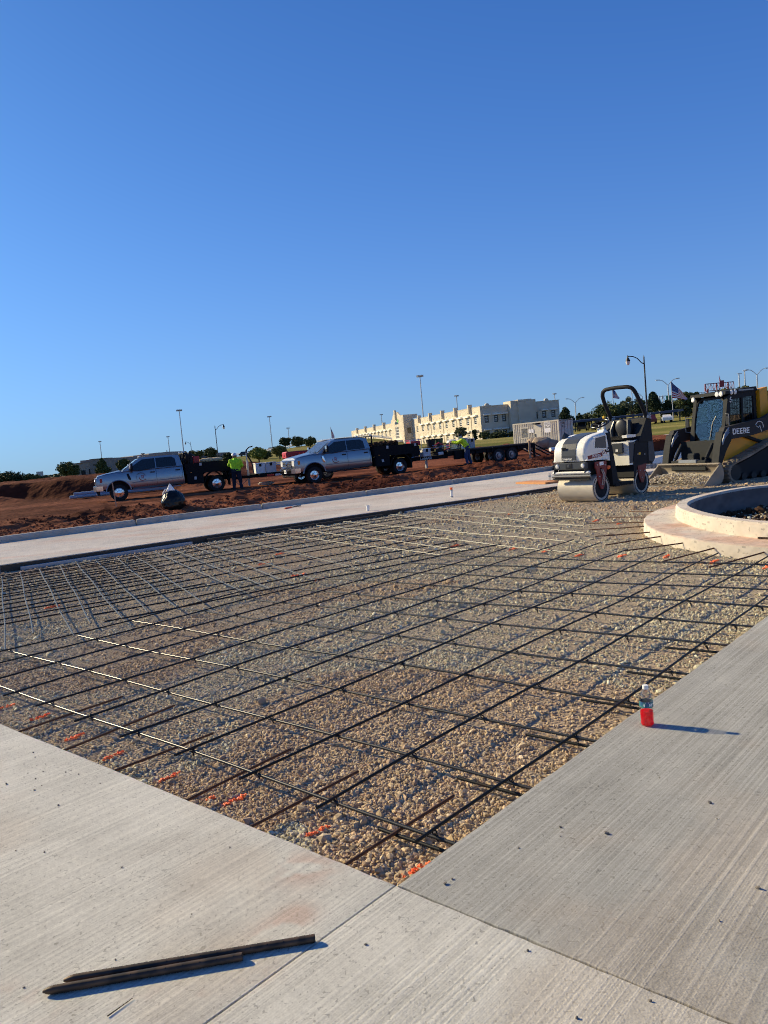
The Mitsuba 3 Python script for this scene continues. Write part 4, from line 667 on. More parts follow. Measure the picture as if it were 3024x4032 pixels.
def wheel(root, x, y, s, r=.40, w=.26, rim='chrome'):
    prof = [(r * .60, -w / 2), (r * .93, -w / 2), (r, -w * .36), (r, w * .36), (r * .93, w / 2), (r * .62, w / 2), (r * .58, w * .36)]
    k = part(root, 'wheel', mv(lathe(prof, 28, 'y'), (x, y, r)), 'tyre', smooth=40); o = y + s * w * .30
    part(k, 'rim', mv(lathe([(r * .60, w * .5), (r * .63, w * .46), (r * .58, w * .30), (r * .50, w * .1), (r * .30, w * .12), (r * .24, w * .46), (0, w * .50)] if s > 0 else [(r * .60, -w * .5), (r * .63, -w * .46), (r * .58, -w * .30), (r * .50, -w * .1), (r * .30, -w * .12), (r * .24, -w * .46), (0, -w * .50)], 28, 'y'), (x, y, r)), rim, smooth=30)
    part(k, 'lug_nut', cat([cyl((x + r * .4 * math.cos(a), y + s * w * .05, r + r * .4 * math.sin(a)), (x + r * .4 * math.cos(a), y + s * w * .16, r + r * .4 * math.sin(a)), r * .05, 6) for a in np.linspace(0, 6.283, 9)[:-1]]), 'steel_grey', smooth=False, kind='stuff')
    return k
def emblem_r(x, y, z, h, flip=1):
    """Ringed letter R as on the doors."""
    m = lettering('R', h * .55, .004); m = tm(np.column_stack([x - flip * (np.array(m.vertices)[:, 0] - h * .25), np.full(len(m.vertices), 0.0) + y + np.array(m.vertices)[:, 2], z + np.array(m.vertices)[:, 1] - h * .27]), m.faces)
    return cat(m, sweep([(x - flip * h * .55 * math.cos(a), y, z + h * .55 * math.sin(a)) for a in np.linspace(-3.3, -0.6, 14)], h * .055, 4))
def truck(label, loc, rz, s, new, WBt=4.57):
    t = thing('work_truck', label, 'truck', loc, rz, 'silver crew cab work trucks', s)
    ar = lambda x: Point(x, .42).buffer(.56, 16)
    low = Polygon([(.97, .62), (.98, 1.02), (.95, 1.16), (.86, 1.23), (-.10, 1.36), (-.30, 1.40), (-3.02, 1.44), (-3.06, .56), (-.65, .50), (-.6, .62)]).difference(ar(0))
    b = part(t, 'body', barrel(prism(low, -.98, .98)), 'truck_silver', smooth=35)
    part(t, 'hood', hull([(x, y, z) for x, z, w in ((.93, 1.15, .90), (.90, 1.24, .84), (.55, 1.33, .84), (-.20, 1.42, .86), (-.24, 1.34, .93)) for y in (-w, w)] + [(.86, y, 1.29) for y in (-.5, .5)] + [(-.1, y, 1.46) for y in (-.5, .5)]), 'truck_silver', smooth=30)
    # greenhouse
    gh = [(-.22, 1.38), (-1.02, 1.93), (-1.25, 1.985), (-2.55, 1.985), (-2.90, 1.93), (-3.02, 1.42)]
    def tumble(m, z0=1.38, k=.26):
        v = np.array(m.vertices); e = np.clip(v[:, 2] - z0, 0, 2); v[:, 1] -= np.sign(v[:, 1]) * np.where(np.abs(v[:, 1]) > .5, e * k, 0); return tm(v, m.faces)
    part(t, 'cab', tumble(prism(gh, -.97, .97)), 'truck_silver', smooth=30)
    part(t, 'roof', hull([(x, y, z) for x, z, w in ((-1.10, 1.95, .76), (-2.75, 1.96, .76), (-1.4, 2.04, .62), (-2.6, 2.04, .62)) for y in (-w, w)]), 'truck_silver', smooth=40)
    part(t, 'windshield', tm([(-.30, -.84, 1.44), (-.30, .84, 1.44), (-.98, .72, 1.912), (-.98, -.72, 1.912)] + np.array([[.022, 0, .012]] * 4), [[0, 1, 2], [0, 2, 3]]), 'windshield', smooth=False)
    part(t, 'wiper', cat([sweep([(-.22, y, 1.455), (-.30, y - .2, 1.505), (-.36, y - .5, 1.545)], .010, 4) for y in (.7, .05)]), 'plastic_black')
    lite = part(t, 'roof_marker', cat([box(-1.16, -1.08, y - .05, y + .05, 2.0, 2.055, .015) for y in (-.5, -.25, 0, .25, .5)]), 'lamp_glass' if new else 'plastic_white', kind='stuff')
    for sd in (1, -1):
        def sidep(poly, off): m = tumble(prism(poly, -.001, .001)); v = np.array(m.vertices); e = np.clip(v[:, 2] - 1.38, 0, 2); v[:, 1] = sd * (.97 + off - e * .26); return tm(v, m.faces)
        part(t, 'side_window', sidep([(-.50, 1.41), (-.66, 1.57), (-1.18, 1.88), (-1.76, 1.90), (-1.76, 1.43), (-1.0, 1.36)], .012), 'truck_glass', smooth=False)
        part(t, 'side_window', sidep([(-1.80, 1.43), (-1.80, 1.90), (-2.55, 1.90), (-2.70, 1.80), (-2.74, 1.44)], .012), 'truck_glass', smooth=False)
        for x0, x1, hx in ((-.62, -1.77, -1.60), (-1.79, -2.98, -2.78)):
            d = part(t, 'door', barrel(prism(Polygon([(x0, .60), (x0 - .02, 1.34), (x1, 1.37), (x1, .60)]), sd * .981 - .006, sd * .981 + .006)), 'truck_silver', smooth=35)
            part(d, 'door_handle', box(hx - .11, hx + .11, sd * .955 - .012, sd * .955 + .015, 1.21, 1.27, .008), 'plastic_black')
            part(d, 'door_gap', barrel(box(x1 - .008, x1 + .006, sd * .988 - .003, sd * .988 + .003, .60, 1.37)), 'dark_trim', smooth=False)
            part(d, 'crease', sweep([(x0 - .02, sd * .986, .83), (x1 + .02, sd * .986, .85)], .014, 5), 'truck_silver')
        m_ = part(t, 'wing_mirror', box(-.72, -.60, sd * 1.16 - .10, sd * 1.16 + .10, 1.42, 1.74, .04), 'dark_trim'); part(m_, 'mirror_arm', cat([cyl((-.62, sd * .94, z), (-.66, sd * 1.12, z), .02, 6) for z in (1.46, 1.54)]), 'dark_trim'); part(m_, 'mirror_cap', box(-.63, -.585, sd * 1.16 - .09, sd * 1.16 + .09, 1.55, 1.73, .02), 'chrome' if new else 'plastic_white')
        part(t, 'fender_vent', hull([(x, sd * .985, z) for x, z in ((-.42, 1.25), (-.50, 1.28), (-.60, 1.0), (-.56, .94), (-.47, 1.0))] + [(x, sd * 1.0, z) for x, z in ((-.43, 1.22), (-.57, 1.0))]), 'chrome' if new else 'dark_trim')
        part(t, 'arch_lip', sweep([(.57 * math.cos(a), sd * .985, .42 + .57 * math.sin(a)) for a in np.linspace(.15, 2.95, 18)], .03, 6), 'truck_silver')
        part(t, 'running_board', box(-2.85, -.65, sd * 1.0 - .09, sd * 1.0 + .09, .44, .49, .015), 'dark_trim' if new else 'steel_grey')
        h_ = part(t, 'headlight', hull([(.985, sd * y, z) for y, z in ((.60, .92), (.60, 1.14), (.93, .90), (.93, 1.16))] + [(.70, sd * .99, 1.00), (.70, sd * .99, 1.14)]), 'lamp_glass'); part(h_, 'side_lamp', box(.70, .80, sd * .985 - .008, sd * .985 + .012, .95, 1.13), 'lamp_amber' if new else 'lamp_red', smooth=False)
    if True:
        part(t, 'door_emblem', barrel(emblem_r(-1.13, .992, 1.05, .30), 0), 'lamp_red', smooth=False)
    if not new:
        part(t, 'emblem_ring', sweep([(-1.05 + .21 * math.cos(a), .992, 1.05 + .21 * math.sin(a)) for a in np.linspace(-.5, 2.9, 20)], .012, 4), 'steel_grey'); part(t, 'door_stripe', cat([box(-1.7 + .11 * i - .08, -1.7 + .11 * i, .987, .991, .625, .665) for i in range(10)]), 'lamp_red', smooth=False, kind='stuff')
    g = part(t, 'grille', box(.965, 1.01, -.60, .60, .84, 1.15, .015), 'dark_trim')
    for i in range(4): part(g, 'grille_bar', box(1.0, 1.03, -.58, .58, .875 + .075 * i, .895 + .075 * i, .006), 'chrome')
    part(g, 'grille_badge', mv(lathe([(0, .03), (.07, .02), (.09, 0)], 18, 'x'), (1.02, 0, 1.0)), 'chrome'); part(g, 'grille_surround', cat([box(.99, 1.022, -.62, .62, z, z + .035, .01) for z in (.82, 1.135)]), 'chrome')
    bm = part(t, 'bumper', cat([hull([(x, y, z) for x, y in ((1.10, -.8), (1.10, .8), (.98, -1.0), (.98, 1.0), (.70, -1.0), (.70, 1.0)) for z in (.56, .78)])]), 'chrome', smooth=30)
    part(bm, 'fog_light', cat([box(1.03, 1.085, y - .10, y + .10, .62, .74, .02) for y in (-.66, .66)]), 'plastic_black'); part(bm, 'number_plate', box(1.10, 1.112, -.20, .10, .56, .74), 'label_white'); part(bm, 'plate_letters', cat([mv(box(1.112, 1.115, -.16 + .05 * i, -.13 + .05 * i, .62, .68)) for i in range(5)]), 'dark_trim', smooth=False, kind='stuff')
    part(t, 'air_dam', hull([(x, y, z) for x, z in ((1.02, .55), (.85, .55), (.95, .36), (.85, .36)) for y in (-.85, .85)]), 'dark_trim'); part(bm, 'valance_strip', box(1.0, 1.03, -.7, .7, .395, .425, .008), 'chrome')
    for sd in (1, -1):
        wheel(t, 0, sd * .86, sd); wheel(t, -WBt, sd * .90, sd); wheel(t, -WBt, sd * .62, sd)
    part(t, 'chassis_rail', cat([box(-WBt - .9, .7, s_ * .42 - .05, s_ * .42 + .05, .55, .78) for s_ in (1, -1)] + [cyl((-WBt, -.8, .4), (-WBt, .8, .4), .09, 10), cyl((0, -.8, .4), (0, .8, .4), .07, 10)]), 'dark_trim'); part(t, 'underbody', box(-3.0, .6, -.7, .7, .5, .62), 'dark_trim')
    part(t, 'splash_liner', prism(ar(0).intersection(Polygon([(-.7, .5), (.7, .5), (.7, 1.1), (-.7, 1.1)])).buffer(-.01), -.70, .70), 'dark_trim')
    # service bed
    bd = part(t, 'bed', prism(Polygon([(-3.14, .98), (-3.14, 1.48), (-WBt - 1.02, 1.48), (-WBt - 1.02, .80), (-WBt - .62, .80), (-WBt - .62, .98)]), -1.16, 1.16), 'bed_black')
    for sd in (1, -1):
        tbx = part(bd, 'tool_box', box(-3.95, -3.20, sd * 1.12 - .05 if sd > 0 else -1.17, 1.17 if sd > 0 else sd * 1.12 + .05, .48, 1.0, .02) , 'bed_black')
        bx2 = part(bd, 'side_box', box(-3.95, -3.18, sd * .72 - .42 if sd < 0 else .70, sd * .72 + .42 if sd > 0 else -.70, .50, .97, .02), 'bed_black')
        for x, z in ((-3.55, .76), (-3.85, 1.40), (-WBt - .85, 1.40)): part(bd, 'latch', box(x - .06, x + .06, sd * 1.172 - .012, sd * 1.172 + .012, z - .07, z + .07, .005), 'galvanised')
        part(bd, 'fender', prism(Point(-WBt, .45).buffer(.60, 12).difference(Point(-WBt, .45).buffer(.56, 12)).intersection(Polygon([(-WBt - .8, .5), (-WBt + .8, .5), (-WBt + .8, 1.2), (-WBt - .8, 1.2)])), sd * .92 - .22, sd * .92 + .22), 'bed_black')
        part(bd, 'mud_flap', box(-WBt - .66, -WBt - .63, sd * .76 - .3, sd * .76 + .3, .26, .80), 'black_rubber')
    part(bd, 'headache_rack', cat([box(-3.14, -3.08, y - .03, y + .03, 1.45, 2.02) for y in (-1.0, -.35, .35, 1.0)] + [box(-3.14, -3.08, -1.03, 1.03, z, z + .06) for z in (1.62, 1.98)]), 'bed_black', smooth=False)
    part(bd, 'rack_lamp', cat([box(-3.20, -3.08, y - .06, y + .06, 2.02, 2.10, .02) for y in (-.8, .8)]), 'lamp_glass'); part(bd, 'side_marker', box(-3.4, -3.34, 1.165, 1.18, 1.02, 1.06), 'lamp_amber'); part(bd, 'tail_lamp', cat([box(-WBt - 1.04, -WBt - 1.01, y - .08, y + .08, .84, .94) for y in (-.9, .9)]), 'lamp_red'); part(bd, 'hitch', box(-WBt - 1.25, -WBt - .95, -.06, .06, .50, .62), 'dark_trim')
    return t
RZL, RZR = math.pi + math.radians(20.4), math.pi + math.radians(26.3)
tl = truck('silver crew cab work truck with a red ringed door emblem, left of the other truck', (-12.68, 37.7, 0.0), RZL, 1.0, False)
tr_ = truck('silver crew cab work truck with a chrome grille, the one between the two workers', (-3.53, 37.85, 0.02), RZR, 1.0, True)
def W(root, p): return (PL[root] @ np.array([*p, 1.0]))[:3]
# loads in the beds: things of their own
def on(root, p): q = W(root, p); return tuple(q)
for i, (x, y, sx) in enumerate(((-4.35, .45, .42), (-4.75, .5, .30))):
    solo('cement_sack', ['longer tan sack lying on the bed of the left truck', 'shorter tan sack on the left truck bed nearer the tailgate'][i], 'sack', blob(lambda v: np.sign(v) * np.abs(v) ** .7 * [sx, .26, .10] * (1 + .25 * (meshkit.fbm(v * 3, 3, i) - .5))[:, None], 3), 'tan_sack', loc=on(tl, (x, y, 1.58)), rz=RZL, smooth=True)
fc = thing('fuel_can', 'red fuel can standing in the left truck bed behind the cab', 'can', on(tl, (-3.75, .5, 1.48)), RZL)
part(fc, 'can', box(-.16, .16, -.11, .11, 0, .34, .03), 'red_paint'); part(fc, 'spout', cyl((.08, 0, .33), (.15, 0, .44), .03, 8), 'plastic_black')
for i, (x, h) in enumerate(((-3.45, .55), (-3.3, .42))): solo('gas_bottle', ['taller dark cylinder behind the left truck cab', 'shorter dark cylinder behind the left truck cab'][i], 'cylinder', lathe([(0, 0), (.13, 0), (.14, .03), (.14, h - .1), (.06, h), (.03, h + .04), (0, h + .04)], 16), 'dark_trim', loc=on(tl, (x, .6, 1.46)))
solo('hose_coil', 'coil of black hose hanging behind the left truck cab', 'hose', cat([sweep([(0.05 * j, .26 * math.cos(a), .26 * math.sin(a)) for a in np.linspace(0, 6.283, 25)], .025, 6, caps=False) for j in range(3)]), 'black_rubber', loc=on(tl, (-3.3, .9, 1.78)), rz=RZL)
solo('brush_pile', 'low heap of brown debris showing above the right truck bed', 'debris', tm(*lumps(np.column_stack([rng.uniform(-.7, .7, 40), rng.uniform(-.3, .3, 40), rng.uniform(0, .12, 40)]), .10 + .08 * rng.random(40), 66, flat=1.0)), 'soil_dark', loc=on(tr_, (-4.0, .3, 1.5)), rz=RZR, smooth=False, kind='stuff')
# ---------------------------------------------------------------- trailers behind the trucks (x towards the truck)
def jerry(name, label, loc, rz, sx, sy, sz, mat, lid=None, group=None):
    k = thing(name, label, name.replace('_', ' '), loc, rz, group)
    part(k, 'box', box(-sx, sx, -sy, sy, 0, sz, .02), mat); part(k, 'lid', box(-sx - .015, sx + .015, -sy - .015, sy + .015, sz, sz + .06, .015), lid or mat); part(k, 'latch', box(-.06, .06, sy + .012, sy + .03, sz - .12, sz + .03, .005), 'dark_trim'); return k
HR = W(tr_, (-5.75, 0, 0)); HR[2] = 0.06
t1 = thing('flatbed_trailer', 'long black flatbed trailer with loading ramps, right of the right truck', 'trailer', tuple(HR), RZR)
part(t1, 'tongue', cat([hull([(x, y, z) for x, y in ((0.15, s * .03), (0.15, s * .12), (-1.7, s * .75), (-1.7, s * .88)) for z in (.52, .70)]) for s in (1, -1)] + [box(0.0, .35, -.07, .07, .54, .68)]), 'bed_black')
m_ = lettering('LAMAR', .13, .006); mm = tm(np.column_stack([-np.array(m_.vertices)[:, 0], np.array(m_.vertices)[:, 2], np.array(m_.vertices)[:, 1]]), m_.faces)
mm = mv(mm, rz=-math.atan2(.76, 1.85)); part(t1, 'lettering', tm(np.array(mm.vertices) + [-.32, .375, .545], mm.faces), 'label_white', smooth=False)
part(t1, 'deck_frame', cat([box(-7.2, -1.65, s * .98 - .05, s * .98 + .05, .62, .86) for s in (1, -1)] + [box(x - .04, x + .04, -1.0, 1.0, .66, .80) for x in np.linspace(-7.1, -1.7, 9)]), 'bed_black')
for i in range(9): part(t1, 'deck_board', box(-7.2, -1.65, -1.02 + .227 * i, -.80 + .227 * i, .862, .90 + .004 * (i % 3)), 'deck_wood')
part(t1, 'side_rail', cat([cyl((-7.1, s * 1.07, .80), (-1.7, s * 1.07, .80), .022, 6) for s in (1, -1)] + [box(x - .02, x + .02, s * 1.05 - .03, s * 1.05 + .03, .62, .82) for s in (1, -1) for x in np.linspace(-6.9, -1.9, 8)]), 'bed_black', smooth=False)
part(t1, 'tool_box', box(-2.75, -1.95, 1.0, 1.22, .42, .88, .02), 'bed_black'); part(t1, 'jack', cat([box(-.95, -.85, -.05, .05, .08, 1.05), cyl((-.9, 0, 1.0), (-.9, .2, 1.05), .02, 6)]), 'galvanised')
for s in (1, -1):
    for x in (-4.75, -5.6): wheel(t1, x, s * 1.0, s, r=.385, w=.24, rim='steel_grey')
    part(t1, 'fender', prism(Polygon([(-4.25, .60), (-4.35, .86), (-6.0, .86), (-6.1, .60), (-6.0, .62), (-5.95, .80), (-4.4, .80), (-4.3, .60)]), s * 1.0 - .14, s * 1.0 + .14), 'bed_black')
    rp_ = part(t1, 'ramp', cat([sweep([(-7.2, s * .62 + d, .84), (-8.75, s * .62 + d, .04)], .04, 4) for d in (-.24, .24)]), 'bed_black')
    for q in np.linspace(.1, .95, 7): part(rp_, 'ramp_slat', box(-7.2 - 1.55 * q - .045, -7.2 - 1.55 * q + .045, s * .62 - .24, s * .62 + .24, .84 - .8 * q, .865 - .8 * q), 'steel_grey')
    part(t1, 'support_leg', box(-7.3, -7.2, s * .85 - .04, s * .85 + .04, .0, .75), 'bed_black')
    part(t1, 'tail_lamp', box(-7.23, -7.19, s * .9 - .08, s * .9 + .08, .68, .76), 'lamp_red')
on1 = lambda x, y, z: tuple(W(t1, (x, y, z)))
jerry('storage_box', 'white plastic box with dark latch on the flatbed trailer tongue', on1(-.62, .45, .70), RZR, .22, .2, .36, 'drum_white', 'foam_white')
gn = thing('generator', 'red topped engine with bare metal frame at the front of the flatbed trailer', 'generator', on1(-.35, -.25, .70), RZR)
part(gn, 'tank', box(-.32, .30, -.25, .25, .62, .84, .04), 'red_paint'); part(gn, 'engine', cat([box(-.26, .22, -.2, .2, .1, .58, .03), cyl((.22, 0, .34), (.36, 0, .34), .14, 14)]), 'dark_trim'); part(gn, 'frame', cat([sweep([(x, s * .28, 0), (x, s * .28, .9)], .02, 6) for x in (-.34, .32) for s in (1, -1)] + [sweep([(-.34, s * .28, z), (.32, s * .28, z)], .02, 6) for s in (1, -1) for z in (.02, .9)]), 'chrome'); part(gn, 'pipe', sweep([(.3, .2, .5), (.45, .22, .62), (.5, .2, .3)], .03, 6), 'galvanised')
wp = thing('water_pump', 'low greasy pump with pipes and white filter beside the trailer box', 'pump', on1(-1.45, .5, .72), RZR)
part(wp, 'housing', cat([blob(lambda v: v * [.22, .18, .2] + [0, 0, .2], 2), box(-.3, .3, -.2, .2, 0, .06)]), 'dark_trim'); part(wp, 'filter', box(-.05, .22, .18, .34, .0, .15, .02), 'drum_white'); part(wp, 'hose', cat([sweep([(.2, 0, .3), (.35, .1, .5), (.1, .2, .62), (-.2, .1, .5)], .035, 7), sweep([(-.2, 0, .2), (-.5, .2, .3), (-.6, .1, .6)], .03, 7)]), 'red_paint'); part(wp, 'pipe', cat([cyl((-.6, .1, .45), (.5, .15, .50), .018, 6), cyl((-.6, .2, .36), (.5, .25, .42), .016, 6)]), 'chrome')
cnt = thing('water_drum', 'white cone topped plastic drum in a dark cradle on the flatbed trailer', 'drum', on1(-2.45, .15, .90), RZR)
part(cnt, 'drum', lathe([(0, 0), (.30, 0), (.31, .36), (.24, .50), (.09, .56), (0, .56)], 20), 'drum_white'); part(cnt, 'cradle', cat([box(-.36, .36, s * .33 - .02, s * .33 + .02, z, z + .05) for s in (1, -1) for z in (0, .34)] + [box(x - .02, x + .02, -.35, .35, .34, .39) for x in (-.34, .34)] + [box(x - .025, x + .025, s * .33 - .025, s * .33 + .025, 0, .38) for x in (-.34, .34) for s in (1, -1)]), 'dark_trim', smooth=False)
jerry('storage_box', 'tall pale box on the flatbed trailer under the worker hands', on1(-3.0, .35, .90), RZR, .22, .2, .52, 'drum_white')
jerry('storage_box', 'pale grey box on the flatbed trailer right next to the worker', on1(-3.5, .3, .90), RZR, .18, .2, .46, 'pvc_grey')
for i, (x, y, h) in enumerate(((-1.55, -.5, .62), (-2.1, -.6, .62))):
    solo('tub', ['dark tapered tub on the flatbed trailer, nearer the truck', 'dark green tapered tub on the flatbed trailer, farther from the truck'][i], 'tub', lathe([(0, 0), (.17, 0), (.25, h), (.27, h), (.27, h + .03), (.22, h + .03), (.15, .03), (0, .03)], 18), 'deep_green' if i else 'dark_trim', loc=on1(x, y, .92))
for i in range(5): solo('hand_tool', f'dark tool handle lying across the flatbed trailer load, {ORD[i]} counting from the truck', 'tool', cyl((-.6, 0, .05), (.7, .3 * (i - 2) * .4, .28), .017, 6), 'wood_pale' if i % 2 else 'dark_trim', loc=on1(-1.2 - .45 * i, .25 - .12 * i, .92), rz=RZR + .4 * (i - 2), group='tool handles on the flatbed trailer')
solo('spoil_heap', 'small heap of dark red soil behind the flatbed trailer deck', 'soil', blob(lambda v: v * [1.0, .8, .34] * (1 + .5 * (meshkit.fbm(v * 2, 3, 4) - .5))[:, None], 4), 'dirt', loc=(8.2, 50.0, .55), smooth=True)
HL = W(tl, (-5.75, 0, 0)); HL[2] = 0.02; RZT = RZL + math.radians(4)
t2 = thing('equipment_trailer', 'low trailer with red and white reflective tape behind the left truck', 'trailer', tuple(HL), RZT)
part(t2, 'tongue', cat([hull([(x, y, z) for x, y in ((0.1, s * .03), (0.1, s * .11), (-1.6, s * .7), (-1.6, s * .82)) for z in (.46, .60)]) for s in (1, -1)]), 'bed_black')
part(t2, 'frame', cat([box(-6.2, -.9, s * .95 - .05, s * .95 + .05, .46, .62) for s in (1, -1)] + [box(x - .04, x + .04, -.95, .95, .48, .60) for x in np.linspace(-6.1, -1.0, 7)] + [box(-6.2, -.9, -.95, .95, .62, .645)]), 'bed_black')
for i in range(10): part(t2, 'reflective_tape', box(-1.3 - .42 * i - .36, -1.3 - .42 * i, 1.0, 1.006, .47, .57), 'tape_red' if i % 2 == 0 else 'label_white', smooth=False)
part(t2, 'lettering', side_text('PJ', .09, -1.86, 1.008, .475), 'label_white', smooth=False)
part(t2, 'jack', cat([box(-.65, -.56, -.05, .05, .05, 1.35), cyl((-.6, 0, .25), (-.6, 0, 1.75), .03, 8)]), 'galvanised'); part(t2, 'safety_chain', sweep([(.2, .1, .42), (-.1, .2, .12), (-.5, .15, .40)], .02, 5), 'steel_grey')
for s in (1, -1):
    for x in (-3.7, -4.5): wheel(t2, x, s * .95, s, r=.36, w=.22, rim='steel_grey')
on2 = lambda x, y, z: tuple(W(t2, (x, y, z)))
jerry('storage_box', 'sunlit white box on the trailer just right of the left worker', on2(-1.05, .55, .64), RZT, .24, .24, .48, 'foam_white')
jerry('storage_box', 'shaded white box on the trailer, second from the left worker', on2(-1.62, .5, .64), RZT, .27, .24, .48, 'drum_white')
cn = thing('hand_pump', 'black curved pump handle on the trailer behind the left worker', 'pump', on2(-1.0, -.3, .64), RZT)
part(cn, 'column', sweep([(0, 0, 0), (.05, 0, .55), (.2, 0, .85), (.32, 0, 1.05), (.30, 0, 1.25)], .045, 8), 'dark_trim'); part(cn, 'handle', sweep([(.30, 0, 1.25), (.15, 0, 1.38), (-.05, 0, 1.42)], .03, 8), 'dark_trim')
cm = thing('concrete_saw', 'red topped machine with pale rails on the trailer before the right truck grille', 'machine', on2(-3.0, .3, .64), RZT)
part(cm, 'hood', box(-.75, .5, -.4, .4, .62, .98, .06), 'red_paint'); part(cm, 'engine', cat([box(-.7, .35, -.35, .35, .12, .6, .03), cyl((-.1, -.42, .3), (-.1, .42, .3), .26, 16)]), 'dark_trim'); part(cm, 'rail', cat([cyl((.4, s * .3, .5), (1.3, s * .3, .42), .03, 6) for s in (1, -1)] + [box(.5, 1.25, -.3, .3, .36, .40)]), 'drum_white'); part(cm, 'guard', hull([(x, y, z) for x, z in ((.3, .1), (.75, .1), (.35, .5), (.55, .45)) for y in (.36, .42)]), 'steel_grey'); part(cm, 'light', box(.40, .52, -.1, .1, .72, .86, .02), 'lamp_red')
# ---------------------------------------------------------------- the two workers
import manifold3d as m3
def bones(bs, grow=0.0, step=.04, sm=8):
    out = []
    for a, ra, b, rb in bs:
        s1 = m3.Manifold.sphere(ra + grow, 20).translate(list(map(float, a))); s2 = m3.Manifold.sphere(rb + grow, 20).translate(list(map(float, b))); out.append(m3.Manifold.batch_hull([s1, s2]))
    m = m3.Manifold.batch_boolean(out, m3.OpType.Add).refine_to_length(step).to_mesh()
    t = trimesh.Trimesh(m.vert_properties[:, :3], m.tri_verts); trimesh.smoothing.filter_taubin(t, iterations=sm); return tm(t.vertices, t.faces)
M('skin', (0.28, 0.15, 0.09), 0.6); M('hi_vis', (0.42, 0.78, 0.02), 0.75); M('hi_vis_yellow', (0.62, 0.82, 0.02), 0.75); M('denim_dark', (0.012, 0.015, 0.03), 0.9); M('denim_blue', (0.035, 0.055, 0.12), 0.9); M('boot', (0.035, 0.025, 0.018), 0.8); M('hat_white', (0.75, 0.75, 0.72), 0.35); M('grey_hood', (0.30, 0.32, 0.34), 0.9); M('logo_dark', (0.02, 0.05, 0.02), 0.7)
V = lambda *a: np.array(a, float)
def hand(wr, d, n, s=1):
    """Palm, four curled fingers and a thumb from wrist wr along d; n is the palm's normal."""
    d = d / np.linalg.norm(d); n = n / np.linalg.norm(n); w = np.cross(d, n); B = [(wr, .028, wr + d * .05, .032), (wr + d * .05 - w * .022, .022, wr + d * .085 - w * .03, .016), (wr + d * .05 + w * .022, .022, wr + d * .085 + w * .03, .016)]
    for i, L in enumerate((.065, .078, .072, .055)):
        b = wr + d * .088 + w * (-.03 + .02 * i); k = b + d * L * .5 + n * .008; B += [(b, .0105, k, .0095), (k, .0095, k + d * L * .3 + n * L * .42, .008)]
    th = wr + d * .03 - w * .03 * s; B += [(th, .015, th + d * .035 - w * .028 * s, .011), (th + d * .035 - w * .028 * s, .011, th + d * .07 - w * .025 * s + n * .015, .009)]
    return B
